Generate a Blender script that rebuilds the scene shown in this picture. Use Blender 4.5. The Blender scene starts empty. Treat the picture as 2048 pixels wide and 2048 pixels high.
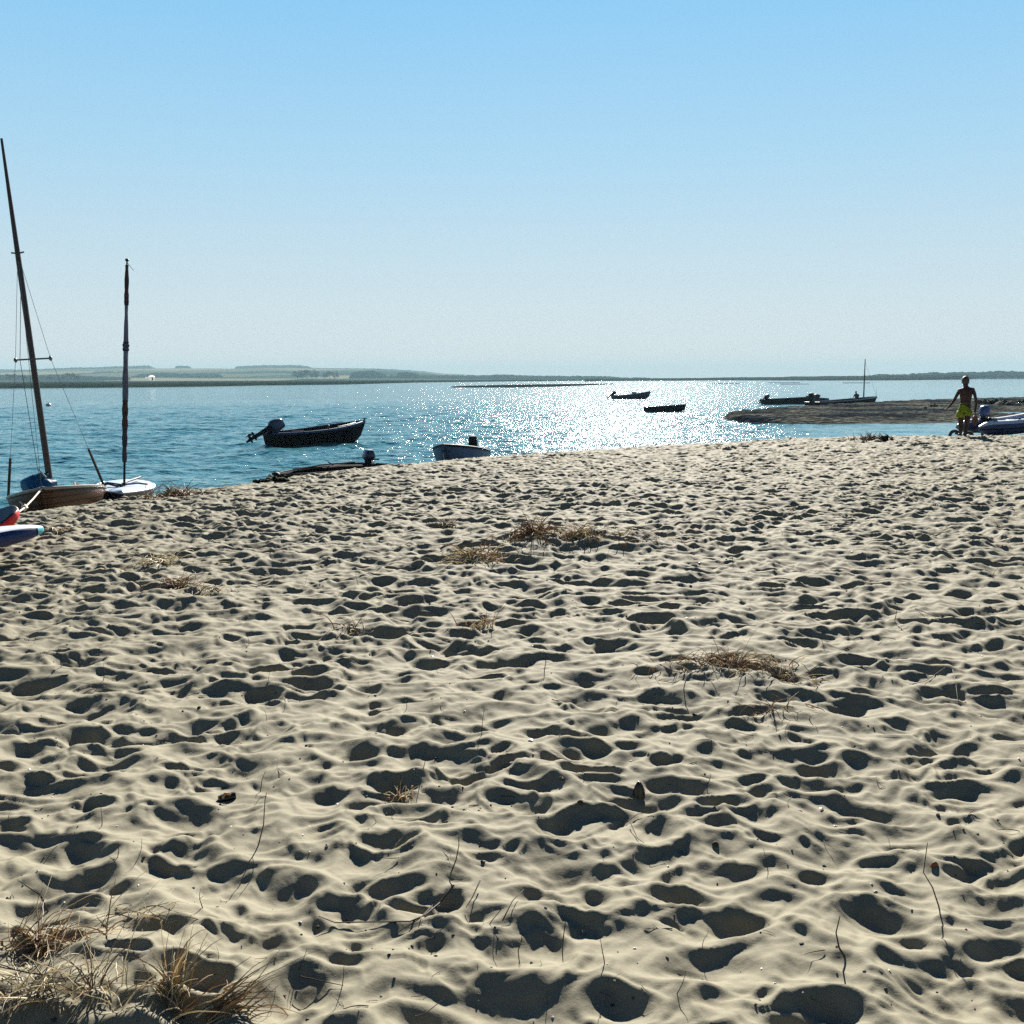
import bpy, bmesh, math, random
import numpy as np
from mathutils import Vector, Matrix, Euler

R = math.radians
scene = bpy.context.scene
COL = scene.collection

# ------------------------------------------------------------------ camera, sky, sun, exposure
CAM_Z = 1.5
WATER_Z = -1.1
F = 2010.0                       # focal length in photo pixels (2048 wide)
PITCH = R(7.57)
cam_d = bpy.data.cameras.new('camera')
cam = bpy.data.objects.new('camera', cam_d)
COL.objects.link(cam)
cam.location = (0, 0, CAM_Z)
CAM_M = Matrix.Rotation(R(90) - PITCH, 3, 'X') @ Matrix.Rotation(R(-0.2), 3, 'Z')
cam.rotation_euler = CAM_M.to_euler()
cam_d.sensor_width = 36
cam_d.lens = 36 * F / 2048
cam_d.clip_start = 0.05
cam_d.clip_end = 40000
scene.camera = cam

SUN_EL = R(27.5)
SUN_AZ = R(6.5)                  # to the right of straight ahead (+Y)
world = bpy.data.worlds.new('World')
scene.world = world
world.use_nodes = True
wn = world.node_tree.nodes
wl = world.node_tree.links
wn.clear()
sky = wn.new('ShaderNodeTexSky')
sky.sky_type = 'NISHITA'
sky.sun_disc = False
sky.sun_elevation = SUN_EL
sky.sun_rotation = SUN_AZ
sky.altitude = 0
sky.air_density = 1.0
sky.dust_density = 0.1
sky.ozone_density = 2.0
bg = wn.new('ShaderNodeBackground')
bg.inputs['Strength'].default_value = 0.05
wo = wn.new('ShaderNodeOutputWorld')
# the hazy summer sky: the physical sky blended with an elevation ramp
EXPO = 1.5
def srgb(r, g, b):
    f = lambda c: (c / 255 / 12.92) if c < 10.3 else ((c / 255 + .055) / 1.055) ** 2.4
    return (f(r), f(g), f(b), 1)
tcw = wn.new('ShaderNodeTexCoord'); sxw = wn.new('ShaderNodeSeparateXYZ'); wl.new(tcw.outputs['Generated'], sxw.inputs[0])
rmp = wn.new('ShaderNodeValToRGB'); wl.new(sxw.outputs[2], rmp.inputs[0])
stops = [(0.0, (219, 225, 228)), (0.05, (209, 222, 228)), (0.11, (197, 220, 231)), (0.20, (172, 215, 239)), (0.33, (139, 203, 244)), (0.5, (46, 116, 190)), (1.0, (14, 46, 98))]  # overhead stops set darker than a real sky, to deepen sand shadows
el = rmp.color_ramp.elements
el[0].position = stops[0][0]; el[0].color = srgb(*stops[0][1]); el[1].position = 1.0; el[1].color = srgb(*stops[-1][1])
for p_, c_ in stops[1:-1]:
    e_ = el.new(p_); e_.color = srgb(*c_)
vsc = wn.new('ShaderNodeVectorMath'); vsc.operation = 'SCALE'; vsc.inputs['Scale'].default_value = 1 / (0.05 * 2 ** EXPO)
# clear sky is darker away from the sun; dimmed further to deepen sand shadows
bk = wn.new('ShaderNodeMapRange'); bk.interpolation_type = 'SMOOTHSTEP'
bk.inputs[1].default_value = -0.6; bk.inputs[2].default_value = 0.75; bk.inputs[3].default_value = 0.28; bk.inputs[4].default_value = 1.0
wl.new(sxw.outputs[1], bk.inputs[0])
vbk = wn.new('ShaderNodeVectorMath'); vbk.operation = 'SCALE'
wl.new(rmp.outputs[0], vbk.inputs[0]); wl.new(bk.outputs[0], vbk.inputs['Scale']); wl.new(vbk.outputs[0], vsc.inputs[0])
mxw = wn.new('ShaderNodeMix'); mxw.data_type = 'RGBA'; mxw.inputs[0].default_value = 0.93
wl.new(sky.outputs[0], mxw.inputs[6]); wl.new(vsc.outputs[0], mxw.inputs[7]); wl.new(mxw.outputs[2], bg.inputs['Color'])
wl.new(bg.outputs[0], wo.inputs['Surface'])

sun_d = bpy.data.lights.new('sun', 'SUN')
sun_d.energy = 5.0
sun_d.angle = R(0.5)
sun_d.color = (1.0, 0.94, 0.84)
sun = bpy.data.objects.new('sun', sun_d)
COL.objects.link(sun)
sv = Vector((math.sin(SUN_AZ) * math.cos(SUN_EL), math.cos(SUN_AZ) * math.cos(SUN_EL), math.sin(SUN_EL)))
sun.rotation_euler = (-sv).to_track_quat('-Z', 'Y').to_euler()
sun.location = (0, 0, 60)

scene.view_settings.view_transform = 'Standard'
scene.view_settings.look = 'None'
scene.view_settings.gamma = 1
scene.view_settings.exposure = EXPO
scene.cycles.max_bounces = 5
scene.cycles.diffuse_bounces = 1
scene.cycles.use_denoising = False
scene.cycles.denoiser = 'OPENIMAGEDENOISE'
scene.cycles.glossy_bounces = 3
scene.cycles.transmission_bounces = 3
scene.cycles.volume_bounces = 0

rng = random.Random(7)

# ------------------------------------------------------------------ helpers: view geometry
def ray(px, py):
    d = CAM_M @ Vector((px - 1024, 1024 - py, -F))
    return d / d.y
def at(px, py, z=WATER_Z):
    "the point at height z seen at photo pixel px, py"
    d = ray(px, py)
    t = (z - CAM_Z) / d.z
    return Vector((d.x * t, d.y * t, z))
def at_y(px, py, Y):
    d = ray(px, py)
    t = Y / d.y
    return Vector((d.x * t, Y, CAM_Z + d.z * t))

# ------------------------------------------------------------------ helpers: numpy noise
def h2(ix, iy, seed):
    n = (ix.astype(np.int64) * 374761393 + iy.astype(np.int64) * 668265263 + seed * 2147483647) & 0xffffffff
    n = ((n ^ (n >> 13)) * 1274126177) & 0xffffffff
    n = n ^ (n >> 16)
    n = (n * 2246822519) & 0xffffffff
    n = n ^ (n >> 15)
    return (n & 0xffffff) / float(0xffffff)
def gnoise(x, y, seed=0):
    ix = np.floor(x); iy = np.floor(y)
    fx = x - ix; fy = y - iy
    u = fx * fx * fx * (fx * (fx * 6 - 15) + 10); v = fy * fy * fy * (fy * (fy * 6 - 15) + 10)
    def g(dx, dy):
        a = h2(ix + dx, iy + dy, seed) * 2 * np.pi
        return np.cos(a) * (fx - dx) + np.sin(a) * (fy - dy)
    a = g(0, 0); b = g(1, 0); c = g(0, 1); d = g(1, 1)
    return (a + (b - a) * u) * (1 - v) + (c + (d - c) * u) * v
def smin(a, b, k):
    h = np.maximum(k - np.abs(a - b), 0) / k
    return np.minimum(a, b) - h * h * k * 0.25
def sstep(a, b, x):
    t = np.clip((x - a) / (b - a), 0, 1)
    return t * t * (3 - 2 * t)

# ------------------------------------------------------------------ the lie of the beach
crest_px = [(-500, 1120), (-200, 1068), (0, 1034), (50, 1020), (100, 1011), (200, 1000), (300, 988), (430, 970), (530, 956), (640, 944), (750, 932),
            (870, 920), (1000, 908), (1200, 893), (1350, 885), (1500, 879), (1700, 874), (1900, 871), (2048, 869), (2400, 867)]
crest = [at(x, y, 0.02) for x, y in crest_px]
crest_xy = np.array([(p.x, p.y) for p in crest])
crest_xy = np.vstack([[-30, 2.0], crest_xy, [60, 32]])
def crest_dist(X, Y):
    best = np.full(X.shape, 1e9)
    sign = np.ones(X.shape)
    for (x0, y0), (x1, y1) in zip(crest_xy[:-1], crest_xy[1:]):
        dx, dy = x1 - x0, y1 - y0
        L2 = dx * dx + dy * dy
        t = np.clip(((X - x0) * dx + (Y - y0) * dy) / L2, 0, 1)
        ex = X - (x0 + t * dx); ey = Y - (y0 + t * dy)
        d = np.sqrt(ex * ex + ey * ey)
        m = d < best
        best = np.where(m, d, best)
        sign = np.where(m, np.sign(dx * ey - dy * ex), sign)
    return best * sign
def craters(X, Y, c, rmin, rmax, dmin, dmax, seed, start, k, prob=1.0, asp=0.6):
    ix = np.floor(X / c); iy = np.floor(Y / c)
    v = start
    for dx in (-1, 0, 1):
        for dy in (-1, 0, 1):
            jx = ix + dx; jy = iy + dy
            sx = (jx + h2(jx, jy, seed)) * c
            sy = (jy + h2(jx, jy, seed + 1)) * c
            r = rmin + (rmax - rmin) * h2(jx, jy, seed + 2) ** 1.5
            dep = dmin + (dmax - dmin) * h2(jx, jy, seed + 3) ** 1.25
            dep = np.where(h2(jx, jy, seed + 6) < prob, dep, -1.0)
            an = h2(jx, jy, seed + 4) * np.pi
            ar = asp + (1 - asp) * h2(jx, jy, seed + 5)
            ca = np.cos(an); sa = np.sin(an)
            ex = (X - sx) * ca + (Y - sy) * sa; ey = -(X - sx) * sa + (Y - sy) * ca
            q = (ex / r) ** 2 + (ey / (r * ar)) ** 2
            v = smin(v, np.where(dep > 0, -dep + dep * q, 1.0), k)
    return v
def bowls(X, Y, c, rmin, rmax, dmin, dmax, seed, prob=1.0, asp=0.5, rim=0.3, k=0.005):
    "footprint hollows with rounded floors and pushed-up rims"
    ix = np.floor(X / c); iy = np.floor(Y / c)
    pit = np.zeros(X.shape); rm = np.zeros(X.shape)
    for dx in (-1, 0, 1):
        for dy in (-1, 0, 1):
            jx = ix + dx; jy = iy + dy
            sx = (jx + h2(jx, jy, seed)) * c; sy = (jy + h2(jx, jy, seed + 1)) * c
            r = rmin + (rmax - rmin) * h2(jx, jy, seed + 2)
            dep = (dmin + (dmax - dmin) * h2(jx, jy, seed + 3)) * (h2(jx, jy, seed + 6) < prob)
            an = h2(jx, jy, seed + 4) * np.pi; ar = asp + (1 - asp) * h2(jx, jy, seed + 5)
            ca = np.cos(an); sa = np.sin(an)
            ex = (X - sx) * ca + (Y - sy) * sa; ey = -(X - sx) * sa + (Y - sy) * ca
            q = (ex / r) ** 2 + (ey / (r * ar)) ** 2
            b = np.clip(1 - q, 0, 1)
            pit = smin(pit, -dep * b * b * (1.6 - 0.6 * b), k)
            rm = np.maximum(rm, rim * dep * np.exp(-((np.sqrt(q) - 1.08) / 0.22) ** 2))
    return pit + rm
MOUNDS = []       # x, y, radius_x, radius_y, height
def sand_base(X, Y):
    s = crest_dist(X, Y)
    e = np.maximum(s + 0.9, 0)
    z = -np.where(e < 2.2, e * e * 0.17 / 4.4, (e - 1.1) * 0.17)
    z = np.maximum(z, -2.6)
    z = z + 0.05 * gnoise(X / 2.6, Y / 2.6, 11) * sstep(4, 0, s) + 0.09 * gnoise(X / 6.0, Y / 6.0, 12)
    for mx, my, rx, ry, h in MOUNDS:
        z = z + h * np.exp(-((X - mx) / rx) ** 2 - ((Y - my) / ry) ** 2)
    return z, s
def sand_height(X, Y):
    X = np.asarray(X, float); Y = np.asarray(Y, float)
    z, s = sand_base(X, Y)
    SC = 1.2
    X0 = X; X = X * SC; Y = Y * SC
    wx = X + 0.05 * gnoise(X / 0.21, Y / 0.21, 21) + 0.10 * gnoise(X / 0.6, Y / 0.6, 22)
    wy = Y + 0.05 * gnoise(X / 0.21, Y / 0.21, 23) + 0.10 * gnoise(X / 0.6, Y / 0.6, 24)
    rough = 0.75 + 0.6 * np.clip(gnoise(X / 1.7, Y / 1.7, 61) + .35, 0, 1)
    st = 0.026 * gnoise(X / 0.20, Y / 0.24, 31) + 0.03 * gnoise(X / 0.5, Y / 0.6, 32) + 0.008
    st = st + 0.018 * (0.45 - np.abs(gnoise(wx / 0.34, wy / 0.21, 35)) * 2)
    v = craters(wx * .75, wy, 0.40, 0.08, 0.14, 0.010, 0.044, 100, st, 0.014, 0.7, 0.5)
    v = v + bowls(wx * .66, wy, 0.170, 0.088, 0.15, 0.008, 0.054, 800, 0.95, 0.55, 0.35)
    v = (v + bowls(wx * .66 + wy * .5, wy * .8 - wx * .4, 0.118, 0.055, 0.10, 0.004, 0.026, 820, 0.8, 0.45, 0.3)) * rough
    v = v + bowls(wx * 0.60 + 3.3, wy + wx * 0.18, 0.34, 0.17, 0.31, 0.015, 0.062, 840, 0.9, 0.6, 0.3, 0.012)
    soft = craters(wx * .8 + wy * 0.4, wy, 0.092, 0.036, 0.075, 0.005, 0.020, 300, st * 0, 0.005, 0.6, 0.4)
    v = v + soft * (0.3 + 1.1 * np.clip(gnoise(X / 0.9, Y / 0.9, 41) + .3, 0, 1))
    v = v + 0.0025 * gnoise(X / 0.045, Y / 0.045, 51) + 0.001 * gnoise(X / 0.018, Y / 0.018, 52)
    amp = sstep(3.0, 0.5, s)
    amp = amp * 0.9 + 0.1
    v = v * 0.84 / SC * (1 + 0.45 * sstep(5 * SC, 15 * SC, Y))
    return z + v * amp + 0.015 - 0.05 * sstep(-7, -1, s) * sstep(9, -2, X0)
def sand_at(x, y):
    return float(sand_height(np.array([x]), np.array([y]))[0])
def on_sand(px, py, lift=0.0):
    "where the sight line through a photo pixel meets the sand"
    d = ray(px, py)
    t0 = 1.2
    ts = np.linspace(1.2, 45, 3000)
    P = CAM_Z + d.z * ts
    H = sand_height(d.x * ts, d.y * ts)
    k = np.argmax(P < H)
    t = ts[k] if P[k] < H[k] else 30
    if k > 0:
        a = P[k-1] - H[k-1]; b = P[k] - H[k]
        t = ts[k-1] + (ts[k] - ts[k-1]) * a / (a - b)
    x, y = d.x * t, d.y * t
    return Vector((x, y, sand_at(x, y) + lift))
def smooth_sand(px, py):
    "a ground point near a pixel on the beach without the footprints"
    p = at(px, py, 0.0)
    for _ in range(4):
        z, _s = sand_base(np.array([p.x]), np.array([p.y]))
        p = at(px, py, float(z[0]))
    return p

# ------------------------------------------------------------------ materials
MATS = {}
def mat(name, col, rough=0.6, metal=0.0, spec=0.5, var=0.12, vscale=8.0, bump=0.0, bscale=60.0, alpha=None, sss=0.0, col2=None, trans=0.0):
    if name in MATS: return MATS[name]
    m = bpy.data.materials.new(name); m.use_nodes = True
    nt = m.node_tree; n = nt.nodes; l = nt.links
    b = n['Principled BSDF']
    b.inputs['Roughness'].default_value = rough
    b.inputs['Metallic'].default_value = metal
    b.inputs['Specular IOR Level'].default_value = spec
    tc = n.new('ShaderNodeTexCoord'); nz = n.new('ShaderNodeTexNoise')
    nz.inputs['Scale'].default_value = vscale; nz.inputs['Detail'].default_value = 5
    l.new(tc.outputs['Object'], nz.inputs['Vector'])
    mx = n.new('ShaderNodeMix'); mx.data_type = 'RGBA'
    c2 = col2 if col2 else tuple(c * (1 - 2.2 * var) for c in col)
    mx.inputs[6].default_value = (*[max(0, c) for c in c2], 1); mx.inputs[7].default_value = (*[min(1, c * (1 + var)) for c in col], 1)
    cr = n.new('ShaderNodeMapRange'); cr.inputs[1].default_value = 0.3; cr.inputs[2].default_value = 0.65
    l.new(nz.outputs['Fac'], cr.inputs[0]); l.new(cr.outputs[0], mx.inputs[0]); l.new(mx.outputs[2], b.inputs['Base Color'])
    if bump:
        n2 = n.new('ShaderNodeTexNoise'); n2.inputs['Scale'].default_value = bscale; n2.inputs['Detail'].default_value = 4
        l.new(tc.outputs['Object'], n2.inputs['Vector'])
        bp = n.new('ShaderNodeBump'); bp.inputs['Strength'].default_value = bump; bp.inputs['Distance'].default_value = 0.01
        l.new(n2.outputs['Fac'], bp.inputs['Height']); l.new(bp.outputs[0], b.inputs['Normal'])
    if sss: b.inputs['Subsurface Weight'].default_value = sss; b.inputs['Subsurface Radius'].default_value = (0.02, 0.008, 0.004); b.inputs['Subsurface Scale'].default_value = 1
    if trans:
        tr = n.new('ShaderNodeBsdfTranslucent'); ms = n.new('ShaderNodeMixShader'); ms.inputs[0].default_value = trans
        l.new(mx.outputs[2], tr.inputs['Color']); l.new(b.outputs[0], ms.inputs[1]); l.new(tr.outputs[0], ms.inputs[2])
        l.new(ms.outputs[0], n['Material Output'].inputs['Surface'])
    MATS[name] = m
    return m

def sand_material():
    m = bpy.data.materials.new('sand'); m.use_nodes = True
    nt = m.node_tree; n = nt.nodes; l = nt.links; b = n['Principled BSDF']
    b.inputs['Roughness'].default_value = 0.85
    b.inputs['Specular IOR Level'].default_value = 0.12
    ge = n.new('ShaderNodeNewGeometry')
    def noise(scale, det=4, ro=.55):
        z = n.new('ShaderNodeTexNoise'); z.inputs['Scale'].default_value = scale; z.inputs['Detail'].default_value = det; z.inputs['Roughness'].default_value = ro
        l.new(ge.outputs['Position'], z.inputs['Vector']); return z
    big = noise(0.9, 4); grain = noise(420, 2, .7); mid = noise(35, 5)
    r1 = n.new('ShaderNodeMix'); r1.data_type = 'RGBA'
    r1.inputs[6].default_value = (0.198, 0.181, 0.127, 1); r1.inputs[7].default_value = (0.240, 0.221, 0.160, 1)
    l.new(big.outputs['Fac'], r1.inputs[0])
    r2 = n.new('ShaderNodeMapRange'); r2.inputs[1].default_value = .3; r2.inputs[2].default_value = .7; r2.inputs[3].default_value = .82; r2.inputs[4].default_value = 1.12
    l.new(grain.outputs['Fac'], r2.inputs[0])
    r3 = n.new('ShaderNodeMapRange'); r3.inputs[1].default_value = .3; r3.inputs[2].default_value = .7; r3.inputs[3].default_value = .93; r3.inputs[4].default_value = 1.05
    l.new(mid.outputs['Fac'], r3.inputs[0])
    mu = n.new('ShaderNodeMath'); mu.operation = 'MULTIPLY'; l.new(r2.outputs[0], mu.inputs[0]); l.new(r3.outputs[0], mu.inputs[1])
    # wet band by the water line
    sx = n.new('ShaderNodeSeparateXYZ'); l.new(ge.outputs['Position'], sx.inputs[0])
    wet = n.new('ShaderNodeMapRange'); wet.inputs[1].default_value = -1.0; wet.inputs[2].default_value = -0.8; wet.inputs[3].default_value = 0.45; wet.inputs[4].default_value = 1
    l.new(sx.outputs[2], wet.inputs[0])
    mu2 = n.new('ShaderNodeMath'); mu2.operation = 'MULTIPLY'; l.new(mu.outputs[0], mu2.inputs[0]); l.new(wet.outputs[0], mu2.inputs[1])
    vm = n.new('ShaderNodeVectorMath'); vm.operation = 'SCALE'
    l.new(r1.outputs[2], vm.inputs[0]); l.new(mu2.outputs[0], vm.inputs['Scale']); l.new(vm.outputs[0], b.inputs['Base Color'])
    bp = n.new('ShaderNodeBump'); bp.inputs['Strength'].default_value = 0.35; bp.inputs['Distance'].default_value = 0.0012
    l.new(grain.outputs['Fac'], bp.inputs['Height'])
    bp2 = n.new('ShaderNodeBump'); bp2.inputs['Strength'].default_value = 0.5; bp2.inputs['Distance'].default_value = 0.004
    l.new(mid.outputs['Fac'], bp2.inputs['Height']); l.new(bp.outputs[0], bp2.inputs['Normal'])
    l.new(bp2.outputs[0], b.inputs['Normal'])
    return m

def water_material():
    m = bpy.data.materials.new('water'); m.use_nodes = True
    nt = m.node_tree; n = nt.nodes; l = nt.links; b = n['Principled BSDF']
    b.inputs['Base Color'].default_value = (0.055, 0.19, 0.225, 1)
    b.inputs['Roughness'].default_value = 0.075
    b.inputs['IOR'].default_value = 1.33
    ge = n.new('ShaderNodeNewGeometry')
    mp = n.new('ShaderNodeMapping'); mp.inputs['Scale'].default_value = (0.8, 1.25, 1); mp.inputs['Rotation'].default_value = (0, 0, R(14))
    l.new(ge.outputs['Position'], mp.inputs[0])
    def noise(scale, det, ro=.6):
        z = n.new('ShaderNodeTexNoise'); z.inputs['Scale'].default_value = scale; z.inputs['Detail'].default_value = det; z.inputs['Roughness'].default_value = ro
        z.inputs['Distortion'].default_value = 0.4
        l.new(mp.outputs[0], z.inputs['Vector']); return z
    a = noise(1.1, 3); c = noise(5.5, 3)
    b1 = n.new('ShaderNodeBump'); b1.inputs['Strength'].default_value = 1; b1.inputs['Distance'].default_value = 0.19
    l.new(a.outputs['Fac'], b1.inputs['Height'])
    b2 = n.new('ShaderNodeBump'); b2.inputs['Strength'].default_value = 1; b2.inputs['Distance'].default_value = 0.055
    l.new(c.outputs['Fac'], b2.inputs['Height']); l.new(b1.outputs[0], b2.inputs['Normal'])
    # the water right of the glitter lies calmer in the lee of the spit
    sp = n.new('ShaderNodeSeparateXYZ'); l.new(ge.outputs['Position'], sp.inputs[0])
    dv = n.new('ShaderNodeMath'); dv.operation = 'DIVIDE'; l.new(sp.outputs[0], dv.inputs[0]); l.new(sp.outputs[1], dv.inputs[1])
    cm = n.new('ShaderNodeMapRange'); cm.interpolation_type = 'SMOOTHSTEP'; cm.inputs[1].default_value = 0.22; cm.inputs[2].default_value = 0.36; cm.inputs[3].default_value = 1.0; cm.inputs[4].default_value = 0.38
    l.new(dv.outputs[0], cm.inputs[0]); l.new(cm.outputs[0], b1.inputs['Strength']); l.new(cm.outputs[0], b2.inputs['Strength'])
    l.new(b2.outputs[0], b.inputs['Normal'])
    return m

# ------------------------------------------------------------------ helpers: objects
def tag(o, label=None, cat=None, group=None, kind=None):
    if label: o['label'] = label
    if cat: o['category'] = cat
    if group: o['group'] = group
    if kind: o['kind'] = kind
    return o
def empty(name, loc, rot=(0, 0, 0), label=None, cat=None, group=None):
    o = bpy.data.objects.new(name, None); COL.objects.link(o)
    o.empty_display_size = 0.2
    o.location = loc; o.rotation_euler = rot
    return tag(o, label, cat, group)
def np_mesh(name, V, Q, m, smooth=True, parent=None):
    me = bpy.data.meshes.new(name)
    V = np.asarray(V, np.float32); Q = np.asarray(Q, np.int32)
    me.vertices.add(len(V)); me.vertices.foreach_set('co', V.ravel())
    k = Q.shape[1]
    me.loops.add(Q.size); me.loops.foreach_set('vertex_index', Q.ravel())
    me.polygons.add(len(Q)); me.polygons.foreach_set('loop_start', np.arange(0, Q.size, k, dtype=np.int32))
    me.polygons.foreach_set('loop_total', np.full(len(Q), k, np.int32))
    me.polygons.foreach_set('use_smooth', np.full(len(Q), smooth, bool))
    me.update(calc_edges=True); me.validate()
    me.materials.append(m)
    o = bpy.data.objects.new(name, me); COL.objects.link(o)
    if parent: o.parent = parent
    return o
def grid_quads(nr, nc, wrap=False):
    i = np.arange(nr - 1)[:, None]; j = np.arange(nc if wrap else nc - 1)[None, :]
    jn = (j + 1) % nc
    return np.stack([i * nc + j, i * nc + jn, (i + 1) * nc + jn, (i + 1) * nc + j], -1).reshape(-1, 4)
def fan(r, th, cx, cy):
    "polar grid; th clockwise from +Y"
    X = cx + r[:, None] * np.sin(th)[None, :]
    Y = cy + r[:, None] * np.cos(th)[None, :]
    return X, Y

# ================================================================== SETTING
QUALITY = 1.0
grass_spots = []
def add_mound(px, py, rx, ry, h):
    p = at(px, py, 0.03)
    MOUNDS.append((p.x, p.y, rx, ry, h))
add_mound(150, 1960, 0.42, 0.30, 0.10)
add_mound(1130, 1085, 0.75, 0.6, 0.12)
add_mound(1440, 1340, 0.5, 0.4, 0.07)
add_mound(340, 1190, 0.35, 0.3, 0.05)
add_mound(950, 1105, 0.4, 0.35, 0.05)

dense = np.linspace(R(-38), R(38), int(1400 * QUALITY))
coarse = np.linspace(R(38), R(322), 130)[1:-1]
th = np.concatenate([dense, coarse])
rs = [2.3]
while rs[-1] < 75:
    q = 0.0021 / QUALITY
    rs.append(rs[-1] * (1 + q) if rs[-1] < 34 else rs[-1] * 1.01)
rr = np.array([0.3, 0.8, 1.3, 1.8, 2.1] + rs)
X, Y = fan(rr, th, 0, -1.5)
Z = np.empty_like(X)
for a in range(0, len(rr), 100):
    Z[a:a+100] = sand_height(X[a:a+100], Y[a:a+100])
SAND = sand_material()
V = np.stack([X, Y, Z], -1).reshape(-1, 3)
tag(np_mesh('sand_beach', V, grid_quads(len(rr), len(th), True)[:, ::-1], SAND), kind='structure')
print('sand verts', len(V))

# water
WMAT = water_material()
thw = np.concatenate([np.linspace(R(-34), R(34), int(900 * QUALITY)), np.linspace(R(34), R(326), 60)[1:-1]])
rw = [7.0]
while rw[-1] < 4300:
    rw.append(rw[-1] * (1.0032 if rw[-1] < 130 else 1.02))
rw = np.array(rw)
X, Y = fan(rw, thw, 0, 0)
Z = np.full_like(X, WATER_Z)
fade = sstep(160, 60, np.sqrt(X * X + Y * Y))
wr = random.Random(3)
for k in range(46):
    lam = 0.32 * (1.085 ** k) * wr.uniform(.9, 1.1)
    if lam > 4.5: break
    an = R(wr.gauss(78, 26))
    kx, ky = math.cos(an) * 2 * math.pi / lam, math.sin(an) * 2 * math.pi / lam
    mod = 0.6 + 0.9 * gnoise(X / (lam * 5) + k * 7, Y / (lam * 5), 400 + k)
    ph = kx * X + ky * Y + wr.uniform(0, 6.3) + 2.0 * gnoise(X / (lam * 3), Y / (lam * 3) + k, 500 + k)
    Z += fade * (1 - 0.6 * sstep(.22, .36, X / np.maximum(Y, 1))) * 0.0100 * lam ** 0.8 * mod * np.sin(ph)
V = np.stack([X, Y, Z], -1).reshape(-1, 3)
tag(np_mesh('water', V, grid_quads(len(rw), len(thw), True)[:, ::-1], WMAT), kind='structure')

# ------------------------------------------------------------------ land across the water
def land_material(name, c1, c2, scale, bump=0.4, bdist=0.3, stretch=(1, 1, 1), detail=6):
    m = bpy.data.materials.new(name); m.use_nodes = True
    n = m.node_tree.nodes; l = m.node_tree.links; b = n['Principled BSDF']
    b.inputs['Roughness'].default_value = 1.0; b.inputs['Specular IOR Level'].default_value = 0.0
    ge = n.new('ShaderNodeNewGeometry'); mp = n.new('ShaderNodeMapping'); mp.inputs['Scale'].default_value = stretch
    l.new(ge.outputs['Position'], mp.inputs[0])
    z = n.new('ShaderNodeTexNoise'); z.inputs['Scale'].default_value = scale; z.inputs['Detail'].default_value = detail; z.inputs['Roughness'].default_value = .65
    l.new(mp.outputs[0], z.inputs['Vector'])
    cr = n.new('ShaderNodeMapRange'); cr.inputs[1].default_value = .38; cr.inputs[2].default_value = .62; l.new(z.outputs['Fac'], cr.inputs[0])
    mx = n.new('ShaderNodeMix'); mx.data_type = 'RGBA'; mx.inputs[6].default_value = (*c1, 1); mx.inputs[7].default_value = (*c2, 1)
    l.new(cr.outputs[0], mx.inputs[0]); l.new(mx.outputs[2], b.inputs['Base Color'])
    bp = n.new('ShaderNodeBump'); bp.inputs['Strength'].default_value = bump; bp.inputs['Distance'].default_value = bdist
    l.new(z.outputs['Fac'], bp.inputs['Height']); l.new(bp.outputs[0], b.inputs['Normal'])
    return m
def interp(pts, x):
    return np.interp(x, [p[0] for p in pts], [p[1] for p in pts])
def flat_land(name, near, far, h, m, nu=220, nv=26, rough=0.05, rscale=8.0, far_dist=None, edge=0.12, lagoon=None, kind='structure', extra=None):
    xs = np.linspace(near[0][0], near[-1][0], nu)
    V = np.zeros((nu, nv, 3))
    vs = np.linspace(0, 1, nv) ** (2.0 if far_dist else 1.0)
    for i, px in enumerate(xs):
        a = at(px, float(interp(near, px)))
        if far_dist:
            d = ray(px, 700); d.z = 0; k = far_dist / d.length; b = Vector((d.x * k, d.y * k, 0))
        else:
            b = at(px, float(interp(far, px)))
        V[i, :, 0] = a.x + (b.x - a.x) * vs; V[i, :, 1] = a.y + (b.y - a.y) * vs
    X, Y = V[..., 0], V[..., 1]
    L = np.hypot(X - X[:, :1], Y - Y[:, :1])
    T = np.hypot(X[:, -1:] - X[:, :1], Y[:, -1:] - Y[:, :1])
    w = np.maximum(T * edge, 0.4)
    prof = sstep(0, 1, np.clip(L / w, 0, 1))
    if not far_dist: prof = prof * sstep(0, 1, np.clip((T - L) / w, 0, 1))
    ends = sstep(0, 0.04, np.linspace(0, 1, nu))[:, None] if not far_dist else 1.0
    N = gnoise(X / rscale, Y / rscale, 700) + 0.5 * gnoise(X / rscale * 2.3, Y / rscale * 2.3, 701)
    Z = WATER_Z - 0.06 + (h + 0.06) * prof * ends + rough * N * prof
    if lagoon is not None:
        for i, px in enumerate(xs):
            for j in range(nv):
                p = Vector((X[i, j], Y[i, j], WATER_Z)) - cam.location
                q = CAM_M.transposed() @ p
                sx = 1024 + F * q.x / -q.z; sy = 1024 - F * q.y / -q.z
                k = lagoon(sx, sy)
                Z[i, j] = Z[i, j] * (1 - k) + (WATER_Z - 0.12) * k
    if extra is not None: Z = Z + extra(X, Y, prof)
    V[..., 2] = Z
    return tag(np_mesh(name, V.reshape(-1, 3), grid_quads(nu, nv)[:, ::-1], m), kind=kind), (xs, V)

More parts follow.
